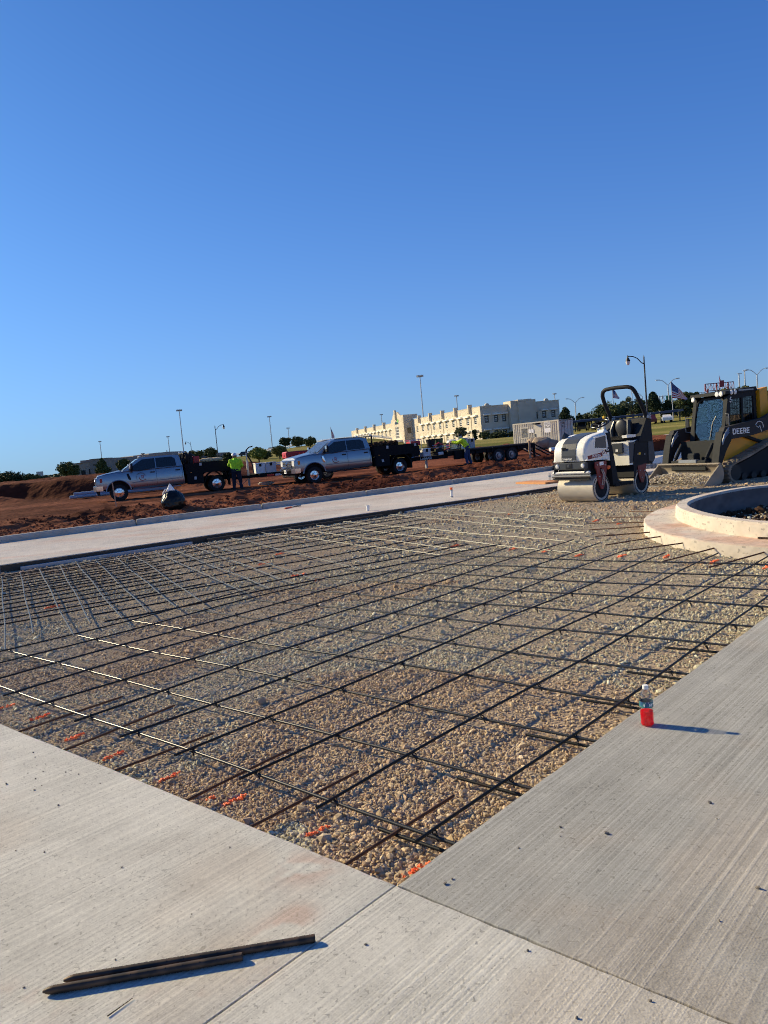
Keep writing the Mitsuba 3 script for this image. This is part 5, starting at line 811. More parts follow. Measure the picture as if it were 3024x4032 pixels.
def person(label, loc, rz, J, mats, back_logo, hat, hood=None, s=1.0):
    p = thing('person', label, 'person', loc, rz, None, s); j = J
    legs, feet = [], []
    for q in ('l', 'r'):
        legs += [(j[q + 'hip'], .105, j[q + 'knee'], .075), (j[q + 'knee'], .075, j[q + 'ank'], .052)]
        t = j[q + 'toe']; feet += [(j[q + 'ank'] - V(0, 0, .03), .055, j[q + 'ank'] + (t - j[q + 'ank']) * .35 - V(0, 0, .03), .05), (j[q + 'ank'] + (t - j[q + 'ank']) * .3 - V(0, 0, .035), .048, t, .042)]
    pel, ch, nk, hd = j['pelvis'], j['chest'], j['neck'], j['head']; sx = (j['lsh'] - j['rsh']); sx /= np.linalg.norm(sx)
    torso = [(pel + sx * .09, .125, ch + sx * .10, .135), (pel - sx * .09, .125, ch - sx * .10, .135), (pel + sx * .09, .125, pel - sx * .09, .125), (ch + sx * .10, .135, j['lsh'], .075), (ch - sx * .10, .135, j['rsh'], .075), (ch, .13, nk, .06)]
    arms = []
    for q in ('l', 'r'): arms += [(j[q + 'sh'], .068, j[q + 'el'], .05), (j[q + 'el'], .05, j[q + 'wr'], .034)]
    fwd = np.cross(sx, V(0, 0, 1)) * -1; hf = j.get('look', fwd); hf = hf / np.linalg.norm(hf)
    head = [(nk, .058, hd - V(0, 0, .04), .06), (hd + V(0, 0, .035), .095, hd - V(0, 0, .02) + hf * .012, .085), (hd - V(0, 0, .06) + hf * .03, .06, hd - V(0, 0, .085) + hf * .045, .045)]
    nose = [(hd + hf * .088, .014, hd - V(0, 0, .03) + hf * .104, .016)]; side = np.cross(V(0, 0, 1), hf); ears = [(hd + side * e * .09 - V(0, 0, .01), .018, hd + side * e * .093 - V(0, 0, .035), .013) for e in (1, -1)]
    hands = hand(j['lwr'], j['lwr'] - j['lel'], j['lpalm'], 1) + hand(j['rwr'], j['rwr'] - j['rel'], j['rpalm'], -1)
    part(p, 'body', bones(legs + [(torso[0])] + torso[1:] + arms + head + nose + ears + hands, 0.0, .022, 5), 'skin', smooth=True)
    part(p, 'eye', cat([ball(hd + hf * .083 + side * e * .034 + V(0, 0, .012), .013, 1) for e in (1, -1)]), 'dark_trim'); part(p, 'mouth', ball(hd + hf * .083 - V(0, 0, .062), .014, 1, (1.4, 1.4, .35)), 'lamp_red')
    top = bones(torso + arms, .022, .035, 6); v = np.array(top.vertices); v += np.array(top.vertex_normals) * (.035 * (meshkit.fbm(v * 9, 3, 2) - .5))[:, None]; tk = part(p, 'hoodie', tm(v, top.faces), mats[0], smooth=True)
    tr = bones(legs + [(j['lhip'] + V(0, 0, .06), .125, j['rhip'] + V(0, 0, .06), .125), (j['lhip'], .12, j['rhip'], .12)], .020, .035, 6); v = np.array(tr.vertices); v += np.array(tr.vertex_normals) * (.03 * (meshkit.fbm(v * [9, 9, 7], 3, 5) - .5))[:, None]; part(p, 'trousers', tm(v, tr.faces), mats[1], smooth=True)
    for q in (0, 2): part(p, 'boot', bones(feet[q:q + 2], .006, .03, 4), 'boot', smooth=True)
    if hood: part(p, 'hood', bones([(nk + V(0, 0, .01), .095, nk - V(0, 0, .05), .12), (hd + V(0, 0, .02), .108, nk, .09)], .004, .03, 6), hood, smooth=True)
    else: part(p, 'hood', bones([(nk - fwd * .06 + sx * .06, .055, nk - fwd * .06 - sx * .06, .055), (nk - fwd * .07, .06, nk - fwd * .09 - V(0, 0, .07), .05)], .01, .03, 4), mats[0], smooth=True)
    if hat:
        h = part(p, 'hard_hat', mv(lathe([(.145, 0), (.150, .008), (.128, .02), (.122, .06), (.095, .105), (.05, .128), (0, .132)], 24), hd + V(0, 0, .055)), hat, smooth=50)
        part(h, 'brim', mv(hull([(math.cos(a) * .12 + hf[0] * .06, math.sin(a) * .12 + hf[1] * .06, z) for a in np.linspace(0, 6.28, 16) for z in (0, .012)]), hd + V(0, 0, .052)), hat)
    if back_logo:
        c = ch - fwd * .158 + V(0, 0, -.02); lm = lettering('R', .09, .006); vv = np.array(lm.vertices); R3 = lambda u, w, o=0: c + np.outer(u, np.cross(V(0, 0, 1), -fwd)) + np.outer(w, V(0, 0, 1)) + np.outer(o, -fwd)
        part(tk, 'back_print', cat(tm(R3(vv[:, 0] - .09, vv[:, 1] - .03, vv[:, 2] + .006), lm.faces), sweep(R3(.13 * np.cos(np.linspace(2.6, 5.6, 14)), .12 * np.sin(np.linspace(2.6, 5.6, 14)), np.full(14, .008)), .010, 5), sweep(R3(np.array([-.12, .12]), np.array([-.20, -.20]), np.array([.006, .006])), .008, 4)), 'logo_dark', smooth=False)
    return p
# first worker: back to the viewer, one forearm raised to the face (x right, y away from the viewer)
J1 = dict(pelvis=V(0, 0, .98), chest=V(.0, .03, 1.30), neck=V(0, .05, 1.50), head=V(-.02, .12, 1.62), lsh=V(-.21, .04, 1.43), rsh=V(.21, .02, 1.43), lhip=V(-.10, 0, .92), rhip=V(.10, 0, .92), lknee=V(-.14, .05, .50), rknee=V(.15, .04, .50), lank=V(-.16, .0, .10), rank=V(.20, -.02, .10), ltoe=V(-.20, .17, .045), rtoe=V(.27, .13, .045),
          lel=V(-.32, .16, 1.22), rel=V(.33, .06, 1.16), lwr=V(-.21, .27, 1.44), rwr=V(.22, .28, 1.08), lpalm=V(.6, .2, 0), rpalm=V(-.6, 0, .3), look=V(-.35, .9, -.25))
p1 = person('worker in bright green hoodie and white hard hat, back turned, by the left truck', (-6.98, 37.95, 0.0), math.radians(8), J1, ('hi_vis', 'denim_dark'), True, 'hat_white', s=1.0)
# second worker: side on, leaning over the trailer deck with both arms forward (x to the left in the picture after the turn)
J2 = dict(pelvis=V(-.05, 0, .95), chest=V(.14, 0, 1.24), neck=V(.25, 0, 1.40), head=V(.30, 0, 1.52), lsh=V(.19, .20, 1.34), rsh=V(.19, -.20, 1.34), lhip=V(-.05, .10, .90), rhip=V(-.05, -.10, .90), lknee=V(.05, .13, .49), rknee=V(-.07, -.12, .49), lank=V(-.02, .15, .10), rank=V(-.18, -.13, .10), ltoe=V(.17, .18, .045), rtoe=V(.0, -.15, .045),
          lel=V(.46, .22, 1.20), rel=V(.48, -.20, 1.26), lwr=V(.70, .14, 1.27), rwr=V(.73, -.10, 1.32), lpalm=V(0, -.2, -1), rpalm=V(0, .2, -1), look=V(.85, 0, -.45))
p2 = person('worker in yellow top and blue jeans leaning over the flatbed trailer', (4.53, 40.35, 0.14), math.pi + math.radians(-12), J2, ('hi_vis_yellow', 'denim_blue'), False, None, hood='grey_hood', s=0.96)
part(p2, 'cap', bones([(V(.31, 0, 1.585), .098, V(.31, 0, 1.60), .09), (V(.40, 0, 1.575), .03, V(.47, 0, 1.56), .02)], .012, .03, 3), 'dark_trim', smooth=True)
# ---------------------------------------------------------------- big cream building (x along its right front, y along its long front)
M('stucco', proc(lambda p, n, uv: mi.Color3f(0.60, 0.53, 0.415) * (0.82 + 0.3 * fbm(p.x * 0.3, p.y * 0.3, p.z * 0.8, 3))), 0.9, specular=0.1); M('stucco_trim', (0.52, 0.46, 0.36), 0.9); M('ledge_white', (0.80, 0.78, 0.72), 0.7); M('window_dark', (0.02, 0.025, 0.03), 0.12); M('sash_white', (0.6, 0.6, 0.57), 0.6); M('leaf_green', (0.12, 0.45, 0.05), 0.6)
vB = np.array([.9834, .1818, 0]); uB = np.array([-.1818, .9834, 0]); uB = np.array([-.2402, .9707, 0]); M3B = np.array([vB, uB, [0, 0, 1]]).T
bl = thing('office_building', 'long cream two storey building with white window ledges behind the right truck', 'building', (27.35, 205.0, .45), M3=M3B)
UW = [4.0, 9.8, 15.6, 21.6, 27.6, 33.6, 39.6, 45.6, 51.4]; UL = [87.5, 93.5, 99.5, 105.5, 111.5, 117.5, 123.5, 129.5, 135.5, 141.5, 147.5, 153.5]
face = Polygon([(0, -2), (62.8, -2), (62.8, 8.95), (0, 8.95)])
face2 = Polygon([(79.41, -2), (163, -2), (163, 8.95), (79.41, 8.95)])
rect = lambda y, z0, z1, w=1.0: Polygon([(y - w, z0), (y + w, z0), (y + w, z1), (y - w, z1)])
for y in UW + [57.5]: face = face.difference(rect(y, 4.65, 6.5)).difference(rect(y, .65, 2.4))
for y in UL: face2 = face2.difference(rect(y, 4.65, 6.5)).difference(rect(y, .65, 2.4))
part(bl, 'long_front', prism(face, 0, .35, 'x'), 'stucco', smooth=False); part(bl, 'long_front', prism(face2, 0, .35, 'x'), 'stucco', smooth=False)
rface = Polygon([(0.36, -2), (7.6, -2), (7.6, 8.9), (0.36, 8.9)])
for x in (1.6, 4.2, 6.4): rface = rface.difference(rect(x, 4.65, 6.5, .62)).difference(rect(x, .75, 2.5, .62))
rface3 = Polygon([(14.7, -2), (22, -2), (22, 9.0), (14.7, 9.0)])
for x, w in ((15.6, .25), (17.6, .62), (20.2, .62)): rface3 = rface3.difference(rect(x, 4.65, 6.5, w))
part(bl, 'right_front', prism(rface, 0, .35, 'y'), 'stucco', smooth=False); part(bl, 'right_front', prism(rface3, 0, .35, 'y'), 'stucco', smooth=False)
part(bl, 'core', cat(box(.36, 21.9, .36, 162.9, -2, 8.6)), 'stucco', smooth=False)
part(bl, 'stair_block', cat(box(7.7, 14.6, -1.8, 3, -2, 9.75), box(9.6, 13.6, -2.3, 2, -2, 9.35), hull([(x, y, z) for x, z in ((9.4, 9.4), (13.8, 9.4), (9.6, 9.9), (13.2, 9.9)) for y in (-2.2, 2)])), 'stucco', smooth=False)
for x in (2.0, 18.5): part(bl, 'crest', prism(Polygon([(x - 1.1, 8.8), (x - 1.1, 9.15), (x - .55, 9.2)] + arc(x, 9.2, .55, 180, 0, 8)[::1] + [(x + 1.1, 9.15), (x + 1.1, 8.8)]), -.12, .45), 'stucco')
part(bl, 'parapet_cap', cat(box(-.08, .4, -.1, 62.8, 8.96, 9.1), box(-.08, .4, 80.4, 163, 8.96, 9.1), box(.42, 7.6, -.1, .4, 8.92, 9.06), box(14.7, 22.1, -.1, .4, 9.02, 9.15)), 'stucco_trim', smooth=False)
def pane(y, z0, z1, w=1.0):
    k = part(bl, 'window', box(.22, .25, y - w, y + w, z0, z1), 'window_dark', smooth=False)
    part(k, 'frame', cat([box(.12, .24, y - w, y - w + .18, z0, z1), box(.12, .24, y + w - .18, y + w, z0, z1)] + [box(.13, .235, y - w * .55, y + w * .55, z0 + (z1 - z0) * q - .09, z0 + (z1 - z0) * q + .09) for q in (.26, .5, .74)]), 'sash_white', smooth=False)
for y in UW + UL:
    for z0 in (4.65, .65):
        pane(y, z0, z0 + 1.85); part(bl, 'window_ledge', box(-.62, -.003, y - 1.9, y + 1.9, z0 + 2.0, z0 + 2.38), 'ledge_white', smooth=False)
for z0 in (4.65, .65): pane(57.5, z0, z0 + 1.85)
for x, zs in ((1.6, (4.65, .75)), (4.2, (4.65, .75)), (6.4, (4.65, .75)), (17.6, (4.65,)), (20.2, (4.65,)), (15.6, (4.65,))):
    for z0 in zs:
        w = .25 if x == 15.6 else .62
        k = part(bl, 'window', box(x - w, x + w, .22, .25, z0, z0 + 1.85 - .1 * (z0 < 1)), 'window_dark', smooth=False)
        if w > .3: part(k, 'frame', cat([box(x - .3, x + .3, .13, .235, z0 + q, z0 + q + .16) for q in (.45, .9, 1.35)] + [box(x - w, x - w + .12, .12, .24, z0, z0 + 1.7)]), 'sash_white', smooth=False); part(bl, 'window_ledge', box(x - .95, x + .95, -.7, -.003, z0 + 1.98, z0 + 2.25), 'ledge_white', smooth=False)
for y in (7.0, 18.3, 30.0, 42.0, 54.0, 100.5, 116.5, 132.5, 149.0): part(bl, 'pilaster', hull([(x, y + d, z) for d in (-.42, .42) for x, z in ((-.75, 7.6), (-.75, 9.95), (.34, 7.3), (.34, 9.95))]), 'stucco', smooth=False)
for y in (7.0, 18.6, 30.6, 42.6): part(bl, 'downpipe', box(-.14, -.002, y - .12, y + .12, -.5, 7.2), 'stucco_trim', smooth=False)
for y in UW[:9]:
    for z in (3.15, 3.75, 7.6): part(bl, 'ornament', box(-.10, -.001, y - .28, y + .28, z, z + .32), 'stucco_trim', smooth=False)
tw = Polygon([(63, -2), (79.4, -2), (79.4, 9.6), (77.3, 10.2), (75.8, 11.6), (74.2, 12.3), (70.2, 12.3), (68.4, 11.6), (66.6, 10.9), (63, 10.9)]).difference(rect(72.0, 3.0, 7.3, 2.3))
part(bl, 'entrance_tower', cat(prism(tw, -3.0, -2.6, 'x'), box(-2.6, .35, 63.001, 79.39, -2, 9.6), box(-2.6, 2, 63.002, 70, 9.6, 10.9)), 'stucco', smooth=False)
k = part(bl, 'window', box(-2.75, -2.7, 69.7, 74.3, 3.0, 7.3), 'window_dark', smooth=False)
part(k, 'frame', cat([box(-2.9, -2.75, 69.7, 74.3, z - .09, z + .09) for z in (3.1, 4.15, 5.2, 6.25, 7.2)] + [box(-2.91, -2.75, y - .12, y + .12, 3.0, 7.3) for y in (69.8, 71.25, 72.75, 74.2)]), 'sash_white', smooth=False)
part(bl, 'tower_fin', box(-3.6, -2.99, 71.4, 72.6, 9.6, 13.0), 'stucco', smooth=False)
for i, z in enumerate(np.arange(.5, 10, 1.5)): part(bl, 'ornament', box(-3.08, -3.001, 63.4, 64.2, z, z + .6), 'stucco_trim', smooth=False); part(bl, 'ornament', box(-2.9, -2.3, 62.93, 62.999, z, z + .6), 'stucco_trim', smooth=False)
part(bl, 'tower_window', box(-1.9, -.6, 62.95, 62.998, 4.6, 6.5), 'window_dark', smooth=False); part(bl, 'entrance_canopy', box(-7.5, -3.001, 66, 78, 1.9, 2.6), 'ledge_white', smooth=False); part(bl, 'canopy_post', cat([box(-7.3, -6.8, y - .25, y + .25, -2, 1.9) for y in (67, 77)]), 'stucco', smooth=False)
part(bl, 'wall_sign', cat([box(-3.1, -3.001, 70 + .9 * i - .3, 70 + .9 * i + .3, 8.1, 8.9 + .2 * (i % 2)) for i in range(5)]), 'window_dark', smooth=False, kind='stuff'); part(bl, 'sign_leaf', hull([(x, y, z) for x in (-3.12, -3.0) for y, z in ((69.2, 8.9), (69.6, 9.9), (70.8, 9.2), (70.2, 8.6))]), 'leaf_green', smooth=False)
# low dark building on the left
M('wall_brown', (0.22, 0.19, 0.165), 0.9); M('wall_brown_light', (0.27, 0.24, 0.21), 0.9)
lb = thing('warehouse', 'long low brown flat roofed building behind the left truck', 'building', (0, 0, 0))
dd_ = np.array([.0544, 1.0]); f0 = np.array([-70.0, 205.0])
def slab_along(a, b, z1, w=30, off=0.0): p0, p1 = f0 + dd_ * a, f0 + dd_ * b; return prism(Polygon([p0 + [off, 0], p1 + [off, 0], p1 - [w, 0], p0 - [8, 0]]), 0, z1, 'z')
part(lb, 'wall', slab_along(0, 128, 4.7), 'wall_brown', smooth=False); part(lb, 'roof_block', slab_along(52, 70, 5.85, 20, -1), 'wall_brown_light', smooth=False); part(lb, 'roof_block', slab_along(38, 52, 5.35, 20, -1), 'wall_brown_light', smooth=False)
part(lb, 'front_block', prism(Polygon([(-73.6, 200), (-69.9, 200), (-69.9, 206), (-73.6, 206)]), 0, 4.62, 'z'), 'wall_brown', smooth=False); part(lb, 'front_wing', prism(Polygon([(-79, 200.4), (-73.61, 200.4), (-73.61, 210), (-79, 210)]), 0, 3.95, 'z'), 'wall_brown_light', smooth=False); part(lb, 'coping', cat(prism(Polygon([(-79.1, 200.2), (-73.62, 200.2), (-73.62, 210), (-79.1, 210)]), 3.951, 4.08, 'z'), prism(Polygon([(-73.65, 199.8), (-69.8, 199.8), (-69.8, 206), (-73.65, 206)]), 4.621, 4.76, 'z')), 'wall_brown', smooth=False)
for x0, x1, z0, z1 in ((-76.3, -75.2, .4, 2.1), (-74.3, -74.0, .9, 2.3)): part(lb, 'window', box(x0, x1, 200.3, 200.395, z0, z1), 'window_dark', smooth=False)
for a in (8, 20, 33, 47, 60, 75, 90): p = f0 + dd_ * a; part(lb, 'window', box(p[0] - .1, p[0] + .1, p[1] - 1.2, p[1] + 1.2, .9, 2.6), 'window_dark', smooth=False)
part(lb, 'wall_plate', box(-72.9, -71.6, 199.93, 199.998, 3.0, 3.45), 'window_dark', smooth=False); part(lb, 'wall_lamp', cat(box(-77.2, -77.0, 200.1, 200.4, 3.2, 3.7), ball((-77.1, 200.1, 3.1), .22, 1)), 'lamp_glass'); part(lb, 'roof_vent', cat(cyl((-72, 240, 4.6), (-72, 240, 5.5), .3, 10), cyl((-72, 240, 5.5), (-72, 240, 5.8), .6, 10)), 'wall_brown'); part(lb, 'roof_vent', cyl((-70.5, 262, 5.8), (-70.5, 262, 6.5), .12, 8), 'wall_brown')
# ---------------------------------------------------------------- site office container
M('container_beige', proc(lambda p, n, uv: mi.Color3f(0.60, 0.55, 0.47) * (0.78 + 0.35 * fbm(p.x * 1.5, p.y * 1.5, p.z * 2.2, 4))), 0.6); M('container_dark', (0.10, 0.095, 0.09), 0.6); M('paper', (0.78, 0.76, 0.8), 0.7); M('ink', (0.02, 0.02, 0.02), 0.7)
aC = math.radians(49.5); sd_ = np.array([-math.cos(aC), math.sin(aC), 0]); en_ = np.array([math.sin(aC), math.cos(aC), 0])
co = thing('office_container', 'beige corrugated site office container with a barred window and door', 'container', (18.8, 81.0, .02), M3=np.array([en_, sd_, [0, 0, 1]]).T)   # x across the door end, y along the side
Lc, Wc, Hc = 6.06, 2.44, 2.59
def corr(a, b, z0, z1):
    P = []; y = a
    while y < b - .01:
        for dy, dx in ((0, 0), (.09, 0), (.13, .07), (.22, .07), (.26, 0)): 
            if y + dy <= b: P.append((dx, y + dy))
        y += .26
    P.append((0, b)); out = Polygon(P + [(.10, b), (.10, a)]); return prism(out, z0, z1, 'z')
for y0, y1, z0, z1 in ((.12, 1.04, .16, 2.45), (1.04, 1.83, .16, 1.5), (1.83, 2.3, .16, 2.45), (3.27, 4.0, .16, 2.45), (4.0, 5.0, .16, .95), (4.0, 5.0, 2.05, 2.45), (5.0, Lc - .12, .16, 2.45)): part(co, 'side_panel', corr(y0, y1, z0, z1), 'container_beige', smooth=False)
part(co, 'frame', cat([box(-.02, .12, -.02, .12, 0, Hc), box(-.02, .12, Lc - .12, Lc + .02, 0, Hc), box(-.02, .12, .12, Lc - .12, 2.451, Hc), box(-.02, .12, .12, Lc - .12, 0, .159), box(Wc - .1, Wc + .02, -.02, .12, 0, Hc)]), 'container_beige', smooth=False)
part(co, 'roof', box(.0, Wc, .0, Lc, Hc - .06, Hc - .02), 'container_beige'); part(co, 'far_wall', cat(box(Wc - .05, Wc, .1, Lc, .1, 2.5), box(.1, Wc, Lc - .05, Lc, .1, 2.5), box(.1, Wc, .1, Lc, .1, .2)), 'container_beige', smooth=False)
k = part(co, 'window', box(.07, .09, 4.0, 5.0, .95, 2.05), 'window_dark', smooth=False); part(k, 'window_frame', cat([box(-.03, .07, y - .05, y + .05, .9, 2.1) for y in (4.0, 5.0)] + [box(-.03, .07, 4.0, 5.0, z - .05, z + .05) for z in (.95, 2.05)]), 'container_beige', smooth=False)
for i in range(6): part(k, 'window_bar', cyl((-.01, 4.14 + .145 * i, .95), (-.01, 4.14 + .145 * i, 2.05), .022, 6), 'ledge_white')
k = part(co, 'door', box(.02, .07, 2.3, 3.27, .18, 2.3), 'container_beige'); part(k, 'door_lamp', box(-.25, .02, 2.8, 3.15, 2.32, 2.48), 'container_dark'); part(k, 'door_handle', box(-.03, .02, 3.05, 3.15, 1.0, 1.3), 'container_dark')
k = part(co, 'sign_panel', box(-.02, .02, 1.04, 1.83, 1.35, 2.44), 'paper', smooth=False)
def on_side(s, h, y, z): m = lettering(s, h, .004); q = np.array(m.vertices); return tm(np.column_stack([-.024 - q[:, 2], y - q[:, 0], z + q[:, 1]]), m.faces)
part(k, 'lettering', cat(on_side('PRO', .25, 1.78, 2.13), on_side('BOX', .25, 1.78, 1.82)), 'ink', smooth=False)
for y in (3.42, 3.78): part(co, 'notice', box(-.03, -.005, y - .15, y + .15, 1.45, 1.85), 'paper', smooth=False)
k = part(co, 'end_door', cat([box(.13, 1.21, -.01, .03, .16, 2.44), box(1.23, Wc - .11, -.01, .03, .16, 2.44)]), 'container_beige', smooth=False)
for x in (.4, .95, 1.5, 2.05): part(k, 'lock_rod', cyl((x, -.05, .2), (x, -.05, 2.4), .025, 6), 'galvanised')
def on_end(s, h, x, z): m = lettering(s, h, .004); q = np.array(m.vertices); return tm(np.column_stack([x + q[:, 0], -.014 - q[:, 2], z + q[:, 1]]), m.faces)
part(k, 'lettering', cat(on_end('PRO', .26, .35, 2.08), on_end('BOX', .26, .35, 1.75)), 'ink', smooth=False)
M('boulder', proc(lambda p, n, uv: mi.Color3f(0.30, 0.23, 0.16) * (0.6 + 0.8 * fbm(p.x * 2, p.y * 2, p.z * 2, 4))), 0.9)
for i, (x, y, s, lb_) in enumerate(((12.1, 62.0, .62, 'brown rock in the pile before the container, leftmost and darkest'), (12.9, 61.5, .85, 'largest tan rock in the pile before the container'), (13.55, 61.2, .6, 'tan rock at the right of the pile before the container'), (12.6, 63.0, .8, 'rock at the back of the pile before the container'))):
    solo('boulder', lb_, 'rock', blob(lambda v: v * [s, s * .8, s * .72] * (1 + .5 * (meshkit.fbm(v * 1.6, 3, 60 + i) - .5))[:, None] + [0, 0, s * .4], 3), 'boulder', loc=(x, y, .18), smooth=True, group='rocks before the container')
# ---------------------------------------------------------------- poles, lamps, flags, signs
M('pole_dark', (0.02, 0.022, 0.025), 0.5); M('pole_grey', (0.42, 0.43, 0.44), 0.55, 0.3); M('sign_green', (0.02, 0.16, 0.09), 0.5); M('red_steel', (0.22, 0.03, 0.04), 0.6); M('flag_red', (0.5, 0.03, 0.05), 0.8); M('flag_white', (0.78, 0.78, 0.78), 0.8); M('flag_blue', (0.03, 0.05, 0.18), 0.8); M('canopy_navy', (0.015, 0.03, 0.075), 0.6)
def zt(x, y): return float(terrain(np.array(float(x)), np.array(float(y)))) if y > 60 else 0.0
def lamp_post(label, x, y, h, dirx, s=1.0):
    k = thing('lamp_post', label, 'lamp post', (x, y, zt(x, y)), 0, 'dark lamp posts'); hh = h - zt(x, y)
    part(k, 'pole', sweep([(0, 0, 0), (0, 0, .9), (0, 0, 1.0), (0, 0, hh)], [.16, .15, .085, .06], 12), 'pole_dark'); part(k, 'arm', sweep([(0, 0, hh - .55), (dirx * .25, 0, hh - .42), (dirx * .6, 0, hh + .0), (dirx * 1.0, 0, hh + .22), (dirx * 1.5, 0, hh + .28)], .045, 8), 'pole_dark'); part(k, 'finial', mv(lathe([(.08, 0), (.05, .1), (0, .3)], 10), (0, 0, hh)), 'pole_dark')
    L = part(k, 'lantern', mv(lathe([(0, .42), (.05, .40), (.07, .22), (.16, .05), (.22, -.12), (.20, -.14)], 14), (dirx * 1.5, 0, hh - .05)), 'pole_dark'); part(L, 'globe', mv(lathe([(.19, 0), (.20, -.1), (.13, -.28), (0, -.36)], 14), (dirx * 1.5, 0, hh - .19)), 'lamp_glass')
lamp_post('tall dark lamp post with a curved arm, rising behind the roller seat', 25.25, 73, 7.45, -1); lamp_post('dark lamp post with a curved arm behind the left truck bed', -27.85, 136, 7.35, 1); lamp_post('small distant lamp post with an arm to the left, behind the left truck cab', -54.7, 230, 7.5, -1)
def high_mast(label, x, y, h, ring=True):
    k = thing('high_mast', label, 'light mast', (x, y, -.5), 0, 'tall highway light masts'); r = .10 + .00032 * y
    part(k, 'pole', sweep([(0, 0, 0), (0, 0, h)], [r * 1.35, r * .8], 10), 'pole_grey')
    if ring: part(k, 'lamp_ring', cat([box(1.1 * math.cos(a) - .38, 1.1 * math.cos(a) + .38, 1.1 * math.sin(a) - .38, 1.1 * math.sin(a) + .38, h - .5, h + .25) for a in np.linspace(0, 6.28, 7)[:-1]] + [lathe([(.3, h - .1), (1.3, h - .1), (1.3, h), (.3, h)], 12)]), 'pole_grey', smooth=False)
for lb_, x, y, h in (('tallest light mast left of centre, above the left truck cab', -101.6, 410, 29.9), ('light mast farthest left, above the low brown building', -268, 760, 30.6), ('short looking light mast between the two left masts', -186, 700, 27.3), ('light mast above the gap between the two trucks', -75.4, 560, 30), ('thin light mast just right of the one between the trucks', -78.6, 700, 25.4), ('tallest light mast above the cream building', 20.25, 334, 30.1), ('light mast above the left wing of the cream building', 5.3, 705, 30.2), ('light mast above the middle of the cream building', 53.6, 511, 30.2), ('light mast above the right end of the cream building', 137.7, 600, 30.0)): high_mast(lb_, x, y, h)
def y_lamp(label, x, y, h, arms=(-1, 1)):
    k = thing('street_light', label, 'street light', (x, y, zt(x, y) - .3), 0, 'grey highway street lights'); hh = h - zt(x, y) + .3; r = .07 + .0003 * y
    part(k, 'pole', sweep([(0, 0, 0), (0, 0, hh)], [r * 1.3, r], 8), 'pole_grey')
    for s in arms: part(k, 'arm', sweep([(0, 0, hh - .1), (s * .8, 0, hh + .75), (s * 1.5, 0, hh + 1.3), (s * 2.3, 0, hh + 1.45)], r * .6, 6), 'pole_grey'); part(k, 'lamp_head', box(s * 2.6 - .45, s * 2.6 + .45, -.18, .18, hh + 1.36, hh + 1.58), 'pole_grey')
y_lamp('two armed grey street light between the container and the roller', 65, 255, 9.9); y_lamp('two armed grey street light beside the large flag', 76, 203, 10.6); y_lamp('two armed grey street light above the loader cab, at the right edge', 100.1, 205, 11.3); y_lamp('single armed grey street light seen through the roller hoop', 88.6, 260, 10.2, (-1,)); y_lamp('low two armed light on the highway bank between the trucks', -47.4, 420, 9.0)
for lb_, x, y, h in (('thin grey pole seen through the roller hoop', 137.7, 420, 19.4), ('plain grey pole left of the pair above the loader', 121, 260, 14.7), ('grey pole with a lamp head, right of the plain pole above the loader', 122.9, 260, 15.5)):
    k = thing('thin_pole', lb_, 'pole', (x, y, zt(x, y))); hh = h - zt(x, y); part(k, 'pole', sweep([(0, 0, 0), (0, 0, hh)], [.26, .16], 8), 'pole_grey'); part(k, 'lamp_head', box(-.5, .9, -.2, .2, hh, hh + .22), 'pole_grey')
def flag(label, x, y, ztop, hoist, fly, drop, seed, pole_lean=0.0):
    k = thing('flag', label, 'flag', (x, y, 0), 0, 'striped flags on poles'); z0 = zt(x, y); part(k, 'pole', sweep([(pole_lean, 0, z0), (-.06, 0, ztop + .15)], [.10, .06], 8), 'pole_grey')
    def P(u, v): w = .14 * fly * np.sin(u * 7 + v * 2 + seed) * u; return np.stack([fly * u + .05 * np.sin(v * 5) * u, w, ztop - v * hoist * (1 - .10 * u) - drop * u * (1 - .74 * v) - .05 * np.sin(u * 9) * u], -1)
    def sheet(u0, u1, v0, v1, off=0.0): U, Vv = np.meshgrid(np.linspace(u0, u1, 9), np.linspace(v0, v1, 4), indexing='ij'); q = P(U.ravel(), Vv.ravel()) + [0, off, 0]; i, j = np.meshgrid(np.arange(8), np.arange(3), indexing='ij'); a = (i * 4 + j).ravel(); return tm(q, np.vstack([np.stack([a, a + 4, a + 5], 1), np.stack([a, a + 5, a + 1], 1)]))
    for i in range(13): part(k, 'stripe', sheet(.0 if i > 6 else .4, 1, i / 13, (i + 1) / 13), 'flag_white' if i % 2 else 'flag_red', smooth=True)
    c = part(k, 'canton', sheet(0, .4, 0, 7 / 13), 'flag_blue', smooth=True); part(c, 'star', cat([tm(P(np.array([u - .008, u + .008, u + .008, u - .008]), np.array([v - .012, v - .012, v + .012, v + .012])) + [0, s * .02, 0], [[0, 1, 2], [0, 2, 3]]) for u in np.linspace(.04, .36, 6) for v in np.linspace(.05, .49, 5) for s in (1, -1)]), 'flag_white', smooth=False, kind='stuff')
flag('large red and white striped flag with blue canton, left of the loader cab', 56.83, 150, 8.8, 3.1, 2.9, 3.2, 1); flag('small striped flag beside the roller hoop', 57.67, 190, 10.6, 2.5, 1.5, 2.4, 2); flag('drooping striped flag above the right truck cab', -14.0, 240, 8.6, 3.2, .9, 2.6, 3, .5)
gt = thing('sign_gantry', 'grey overhead highway sign truss carrying two green panels', 'sign', (0, 0, 0))
part(gt, 'post', cat(cyl((87.0, 240, zt(87, 240)), (87.0, 240, 9.2), .16, 8), cyl((88.0, 240, zt(88, 240)), (88.0, 240, 9.2), .16, 8), cyl((101, 240, 2), (101, 240, 9.2), .16, 8)), 'pole_grey')
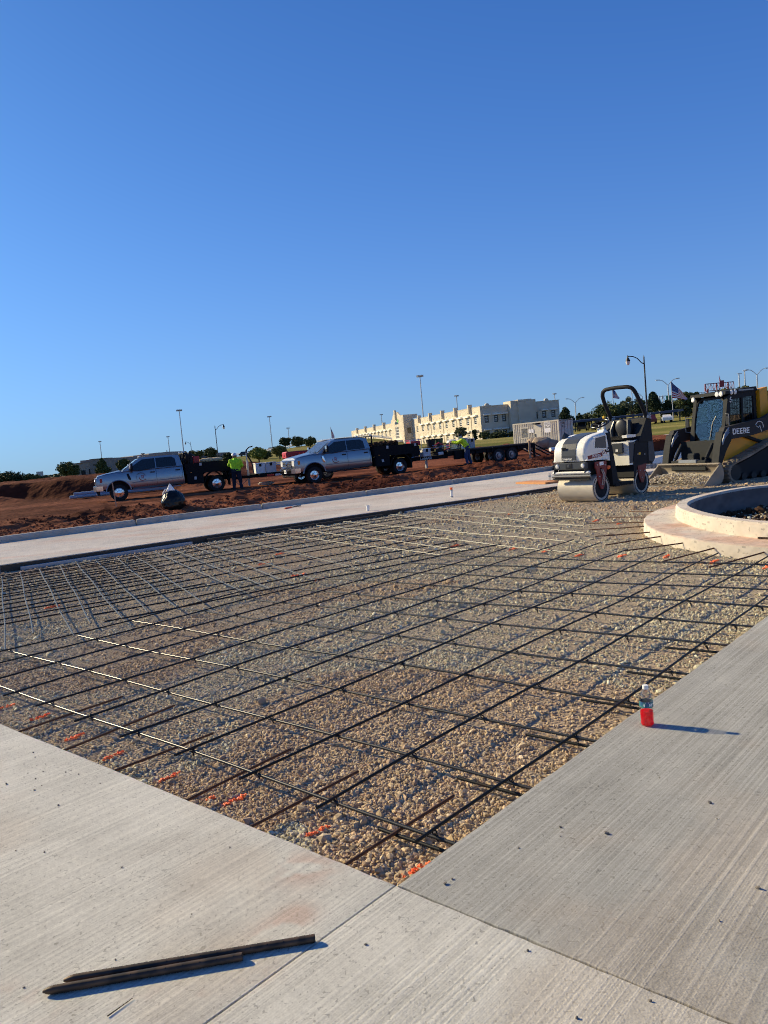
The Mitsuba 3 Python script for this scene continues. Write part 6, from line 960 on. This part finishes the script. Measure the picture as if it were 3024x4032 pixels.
part(gt, 'truss', cat([cyl((87, 240, z), (101, 240, z + .1), .10, 6) for z in (9.0, 7.3)] + [cyl((87 + i, 240, 9.0 if i % 2 else 7.3), (88 + i, 240, 7.3 if i % 2 else 9.0), .07, 5) for i in range(14)]), 'pole_grey', smooth=False)
for x in (89.8, 93.7): part(gt, 'green_panel', box(x - .85, x + .85, 239.5, 239.7, 7.2, 9.1), 'sign_green', smooth=False)
rb = thing('billboard', 'dark red steel lattice billboard frame above the loader cab', 'billboard', (0, 0, 0))
part(rb, 'lattice', cat([cyl((126.5, 300, z), (137.5, 300, z), .16, 5) for z in (14.0, 11.3)] + [cyl((126.5 + 1.1 * i, 300, 11.3), (126.5 + 1.1 * i, 300, 14.0), .10 if i % 4 else .28, 5) for i in range(11)] + [cyl((126.5 + 1.1 * i, 300, 11.3 if i % 2 else 14), (127.6 + 1.1 * i, 300, 14 if i % 2 else 11.3), .08, 5) for i in range(10)]), 'red_steel', smooth=False)
part(rb, 'post', cat(cyl((127.5, 300.5, 2), (127.5, 300.5, 12), .4, 8), cyl((135.5, 300.5, 2), (135.5, 300.5, 12), .4, 8)), 'red_steel'); part(rb, 'centre_panel', box(132.0, 133.6, 299.6, 299.9, 12.4, 14.9), 'red_steel'); part(rb, 'spire', cyl((132.3, 300, 14.9), (132.0, 300, 16.8), .25, 6, .03), 'red_steel')
bb = thing('billboard', 'two sided billboard on a single post at the left edge', 'billboard', (0, 0, 0))
part(bb, 'panel', hull([(x, y, z) for x, y in ((-143.6, 300), (-140.8, 301.4)) for z in (2.0, 4.1)] + [(-143.5, 300.3, 3)]), 'pole_grey', smooth=False); part(bb, 'dark_panel', hull([(x, y, z) for x, y in ((-147.5, 301.5), (-143.7, 300.0)) for z in (1.9, 4.1)] + [(-145, 301.6, 3)]), 'pole_dark', smooth=False); part(bb, 'post', cyl((-143.2, 301.2, -.6), (-143.2, 301.2, 2.2), .35, 8), 'pole_dark'); part(bb, 'catwalk', box(-143.6, -139.9, 299.2, 299.9, 1.85, 1.97), 'pole_dark')
b2 = thing('sign_board', 'small grey sign board above the left hedge', 'sign', (0, 0, 0)); part(b2, 'panel', box(-144.2, -141.8, 330, 330.4, 1.8, 3.6), 'pole_grey', smooth=False); part(b2, 'side', box(-144.5, -144.21, 330, 331, 1.7, 3.6), 'pole_dark', smooth=False); part(b2, 'post', cyl((-143, 330.6, -.6), (-143, 330.6, 2.0), .25, 8), 'pole_dark')
# ---------------------------------------------------------------- parking canopies and cars
for i, (x0, y0, x1, y1) in enumerate(((37.2, 150, 46.5, 146), (46.9, 145.5, 54.4, 141))):
    k = thing('parking_canopy', ['long dark blue parking canopy behind the roller, the left one', 'dark blue parking canopy behind the roller hoop, the right one'][i], 'canopy', (0, 0, 0)); a, b = np.array([x0, y0]), np.array([x1, y1]); d = (b - a) / np.linalg.norm(b - a); n = np.array([-d[1], d[0]])
    za, zb = zt(*a) + 1.75, zt(*b) + 1.75
    part(k, 'roof', hull([(*(p + n * o), z + h + .12 * (o > 0)) for p, z in ((a, za), (b, zb)) for o in (-.2, 5.2) for h in (0, .38)]), 'canopy_navy')
    for q in np.linspace(.03, .97, 4): p = a + (b - a) * q + n * 2.6; part(k, 'post', box(p[0] - .09, p[0] + .09, p[1] - .09, p[1] + .09, zt(*p) - .1, za + (zb - za) * q + .02), 'pole_dark')
for c_, m_, r_ in (('car_dark', (.012, .014, .018), .25), ('car_silver', (.42, .43, .45), .3), ('car_white', (.7, .7, .7), .3), ('car_maroon', (.09, .02, .03), .3)): M(c_, m_, r_, clearcoat=.6)
def car(label, loc, rz, mat, suv=False, pick=False):
    k = thing('parked_car', label, 'car', loc, rz); h = 1.72 if suv else 1.45
    low = Polygon([(2.2, .38), (2.25, .70), (1.9, .90), (1.0, .98), (-2.1, 1.02), (-2.25, .85), (-2.2, .38)]).difference(Point(1.35, .34).buffer(.38)).difference(Point(-1.35, .34).buffer(.38)); part(k, 'body', prism(low, -.88, .88), mat)
    top = [(1.05, .96), (.35, h - .05), (-.2, h), (-1.3 if not pick else -.6, h - .02), (-2.0 if not pick else -.85, .98)]
    m = prism(top, -.80, .80); v = np.array(m.vertices); v[:, 1] *= 1 - .22 * np.clip((v[:, 2] - .96) / .6, 0, 1); part(k, 'cabin', tm(v, m.faces), mat)
    for s in (1, -1): part(k, 'side_glass', tm([(.80, s * .80, 1.02), (.33, s * .695, h - .14), ((-1.2 if not pick else -.6), s * .695, h - .14), ((-1.6 if not pick else -.75), s * .80, 1.02)], [[0, 1, 2], [0, 2, 3]]), 'truck_glass', smooth=False)
    for x in (1.35, -1.35):
        for s in (1, -1): part(k, 'wheel', mv(lathe([(0, -.1), (.3, -.1), (.34, -.05), (.34, .05), (.3, .1), (0, .1)], 16, 'y'), (x, s * .80, .34)), 'tyre')
    for s in (1, -1): part(k, 'headlight', box(2.1, 2.24, s * .7 - .15, s * .7 + .15, .66, .78), 'lamp_glass')
for lb_, x, y, rz, m_, sv in (('dark sport utility car under the right canopy end', 50.6, 142.5, 1.3, 'car_maroon', True), ('pale car under the right canopy, nearest the flag', 52.9, 141.0, 1.3, 'car_white', False), ('dark car under the left canopy near the container', 39.8, 149.5, 1.2, 'car_dark', True), ('dark car under the left canopy, second from the container', 42.6, 148.5, 1.2, 'car_dark', False), ('silver car under the left canopy behind the steering wheel', 45.2, 147.6, 1.2, 'car_silver', False)): car(lb_, (x, y + 2.0, zt(x, y + 2)), rz, m_, sv)
car('dark sport utility car on the grass bank above the left worker', (-47.6, 280, zt(-47.6, 280)), .1, 'car_dark', True); car('dark pickup on the highway above the left worker', (-54.3, 330, zt(-54.3, 330) + .05), .1, 'car_dark', True, True); car('dark car on the highway between the trucks', (-43.8, 324, zt(-43.8, 324) + .05), .1, 'car_dark', True)
gr = thing('guard_rail', 'long pale guard rail along the highway on the grass bank', 'guard rail', (0, 0, 0)); gx = np.linspace(-95, 20, 60); gy = 310 - .55 * (gx + 24); gz = np.array([zt(a, b) for a, b in zip(gx, gy)])
part(gr, 'rail', cat(sweep(np.column_stack([gx, gy, gz + .75]), .28, 6), sweep(np.column_stack([gx, gy, gz + 1.25]), .10, 5)), 'ledge_white'); part(gr, 'post', cat([box(a - .12, a + .12, b + .3, b + .5, c - .3, c + 1.3) for a, b, c in zip(gx[::2], gy[::2], gz[::2])]), 'pole_grey', smooth=False, kind='stuff')
struct('side_road', quad((16.5, 55.5, .16), (34, 78, .16), (31, 80, .16), (14.5, 57.5, .16)), 'concrete_road')
# ---------------------------------------------------------------- trees
for c_, m_ in (('leaf_dark', (.035, .052, .022)), ('leaf_mid', (.065, .085, .030)), ('leaf_olive', (.115, .115, .035)), ('leaf_pale', (.13, .15, .085)), ('leaf_yellow', (.17, .19, .035))): M(c_, m_, .7, specular=.2)
M('bark', (.07, .055, .04), .9)
def tree(name, label, loc, w, h, mat, kind, n, leaf, seed, sink=0.0, group='trees on the skyline', trunk=.25):
    g = np.random.default_rng(seed); k = thing(name, label, 'tree' if name != 'shrub' else 'shrub', loc, 0, group); z0 = h * trunk
    q = 40; n = int(n * 1.7); leaf = leaf * .78; th = g.random(q) * 6.283; u = g.random(q) ** .8
    if kind == 'cone': cz = z0 + (h - z0) * u * .92; cr = w * .5 * (1 - u) ** .8 * (.35 + .5 * g.random(q)); rad = .10 * w + .12 * w * (1 - u)
    elif kind == 'urn': cz = z0 + (h - z0) * u; cr = w * .5 * (.15 + .75 * u) * (.4 + .5 * g.random(q)); rad = np.full(q, .14 * w)
    else: sph = np.arccos(1 - 2 * g.random(q)); rr = .30 + .70 * g.random(q) ** .5; cz = z0 + (h - z0) * (.5 + .40 * np.cos(sph) * rr); cr = w * .42 * np.sin(sph) * rr; rad = (.10 if kind == 'open' else .15) * w * (.7 + .6 * g.random(q))
    C = np.column_stack([cr * np.cos(th), cr * np.sin(th), cz]); ci = g.integers(0, q, n); d = g.normal(size=(n, 3)); d /= np.linalg.norm(d, axis=1, keepdims=True)
    P = C[ci] + d * (np.broadcast_to(rad, (q,))[ci] * g.random(n) ** .45)[:, None] * [1, 1, .85]; P[:, 2] = np.maximum(P[:, 2], .02 * h)
    a = g.normal(size=(n, 3)); a /= np.linalg.norm(a, axis=1, keepdims=True); b = np.cross(a, g.normal(size=(n, 3))); b /= np.linalg.norm(b, axis=1, keepdims=True); L = leaf * (.6 + .8 * g.random((n, 1)))
    v = np.stack([P - a * L, P + b * L * .5, P + a * L, P - b * L * .5], 1).reshape(-1, 3); i = np.arange(n)[:, None] * 4
    part(k, 'crown', tm(v, np.vstack([i + [0, 1, 2], i + [0, 2, 3]])), mat, smooth=False)
    br = [sweep([(0, 0, -.4), (0, 0, z0), (w * .03, 0, h * .6), (0, w * .02, h * .85)], [.05 * w + .03, .04 * w + .02, .02 * w, .01], 7)] + [sweep([(0, 0, z0 * (.8 + .1 * j)), C[j] * [.5, .5, 1] * [1, 1, .8], C[j]], [.02 * w + .01, .014 * w, .006 * w], 5) for j in range(0, 12)]
    part(k, 'trunk', cat(br), 'bark', smooth=False)
TR = [('round_tree', 'bushy dark tree before the left end of the brown building', -63.2, 160, 5.0, 3.9, 'leaf_mid', 'round', 2600), ('shrub', 'tall dark hedge bush at the left, beyond the red bank', -84, 178, 7.0, 3.0, 'leaf_dark', 'round', 1500), ('shrub', 'hedge bush left of the tall dark one', -91, 180, 6.0, 2.4, 'leaf_mid', 'round', 1300), ('shrub', 'hedge bush right of the tall dark one', -78.5, 177, 4.2, 2.2, 'leaf_mid', 'round', 1300),
      ('round_tree', 'dark tree before the brown building, left of the left truck cab', -65.0, 184, 4.0, 4.4, 'leaf_mid', 'cone', 2200), ('round_tree', 'dark tree before the brown building, above the left truck hood', -61.5, 189, 3.8, 3.9, 'leaf_mid', 'round', 2000), ('round_tree', 'olive tree behind the left truck bed', -60.5, 260, 5.6, 4.6, 'leaf_olive', 'round', 1600), ('round_tree', 'olive bush right of the lamp post behind the left truck bed', -62, 290, 5.2, 4.6, 'leaf_olive', 'round', 1400),
      ('round_tree', 'round yellow green young tree between the trucks', -23.0, 150, 3.6, 3.3, 'leaf_yellow', 'round', 2600), ('round_tree', 'light green tree left of the right truck', -25.3, 200, 4.2, 3.6, 'leaf_olive', 'round', 2000), ('round_tree', 'dark tree on the grass bank above the right truck hood', -35.4, 300, 4.4, 4.6, 'leaf_dark', 'round', 1400), ('shrub', 'bank bush above the right truck windshield', -28.6, 280, 5.0, 4.2, 'leaf_mid', 'round', 1400), ('shrub', 'bank bush just left of the drooping flag', -22.8, 265, 4.6, 3.4, 'leaf_mid', 'round', 1300), ('round_tree', 'small tree standing against the guard rail', -44.8, 290, 2.3, 2.6, 'leaf_dark', 'round', 900), ('shrub', 'low bush at the foot of the bank between the trucks', -31.5, 215, 4.6, 2.4, 'leaf_mid', 'round', 1200), ('shrub', 'low bush behind the left worker', -44, 230, 4.4, 2.6, 'leaf_dark', 'round', 1200),
      ('thin_tree', 'thin grey leaved tree before the cream building, above the right worker', 15.95, 150, 2.6, 3.1, 'leaf_pale', 'open', 900), ('shrub', 'urn shaped dark shrub before the cream building', 21.8, 175, 1.3, 2.2, 'leaf_dark', 'urn', 800), ('shrub', 'low round shrub at the corner of the cream building', 24.6, 180, 2.8, 1.7, 'leaf_mid', 'round', 900), ('shrub', 'low dark hedge before the shaded front, left', 30.5, 196, 6.0, 1.3, 'leaf_dark', 'round', 1000), ('shrub', 'low dark hedge before the shaded front, right', 35.5, 196, 6.0, 1.3, 'leaf_dark', 'round', 1000), ('conifer', 'dark narrow conifer against the shaded front of the cream building', 38.6, 196, 1.2, 3.0, 'leaf_dark', 'cone', 700),
      ('conifer', 'dark spiky tree at the right end of the cream building', 45.9, 190, 4.2, 5.9, 'leaf_dark', 'cone', 2000), ('conifer', 'small pointed conifer right of the container', 46.6, 180, 2.3, 4.0, 'leaf_dark', 'cone', 1300), ('thin_tree', 'pale open tree between the small conifer and the roller', 50.1, 185, 3.6, 4.0, 'leaf_pale', 'open', 1000), ('round_tree', 'broad dark tree left of the roller hoop', 53.0, 180, 6.0, 5.4, 'leaf_mid', 'round', 2400), ('round_tree', 'dark tree behind the steering wheel', 57.2, 186, 4.2, 4.9, 'leaf_dark', 'round', 2000), ('thin_tree', 'pale feathery tree seen through the roller hoop', 65.4, 200, 5.0, 6.6, 'leaf_pale', 'open', 1600), ('round_tree', 'dark round tree in the right of the roller hoop', 61.0, 180, 3.4, 4.9, 'leaf_dark', 'round', 1900), ('conifer', 'dark cone shaped tree just right of the roller hoop', 60.3, 170, 3.9, 6.3, 'leaf_dark', 'cone', 2300),
      ('round_tree', 'dark rounded tree under the left green panel', 63.4, 170, 2.9, 4.2, 'leaf_dark', 'cone', 1700), ('round_tree', 'tree under the right green panel', 69.1, 180, 3.1, 3.8, 'leaf_mid', 'round', 1500), ('round_tree', 'tall leafy tree against the loader cab', 63.6, 160, 3.6, 5.2, 'leaf_mid', 'round', 2200), ('shrub', 'low dark tree below the large flag', 62.4, 158, 2.4, 2.4, 'leaf_dark', 'round', 1000), ('conifer', 'dark treetop showing left of the red billboard frame', 82, 200, 3.4, 5.2, 'leaf_dark', 'cone', 1400), ('round_tree', 'olive tree above the loader cab roof, left', 93.6, 210, 4.8, 5.0, 'leaf_olive', 'round', 1600), ('round_tree', 'olive tree above the loader cab roof, right', 95.0, 203, 4.8, 5.0, 'leaf_olive', 'round', 1600)]
for i, (nm, lb_, x, y, w, h, m_, kd, n) in enumerate(TR):
    if x > 45: w, n = w * 1.3, int(n * 1.3)
    tree(nm, lb_, (x, y, zt(x, y)), w, h, m_, kd, n, .10 + .0011 * y, 500 + i, group='shrubs on the skyline' if nm == 'shrub' else 'trees on the skyline', trunk=.06 if nm == 'shrub' else .22)
k = 2600; x = rng.uniform(-190, -55, k); y = rng.uniform(245, 300, k); s = .5 + .7 * rng.random(k); v, f = lumps(np.column_stack([x, y, terrain(x, y) + s * .3]), s, 99, flat=1.2, rough=.5)
struct('far_scrub', tm(v, f), 'leaf_dark', kind='stuff', label='low far off band of dark scrub at the left skyline', cat='scrub')
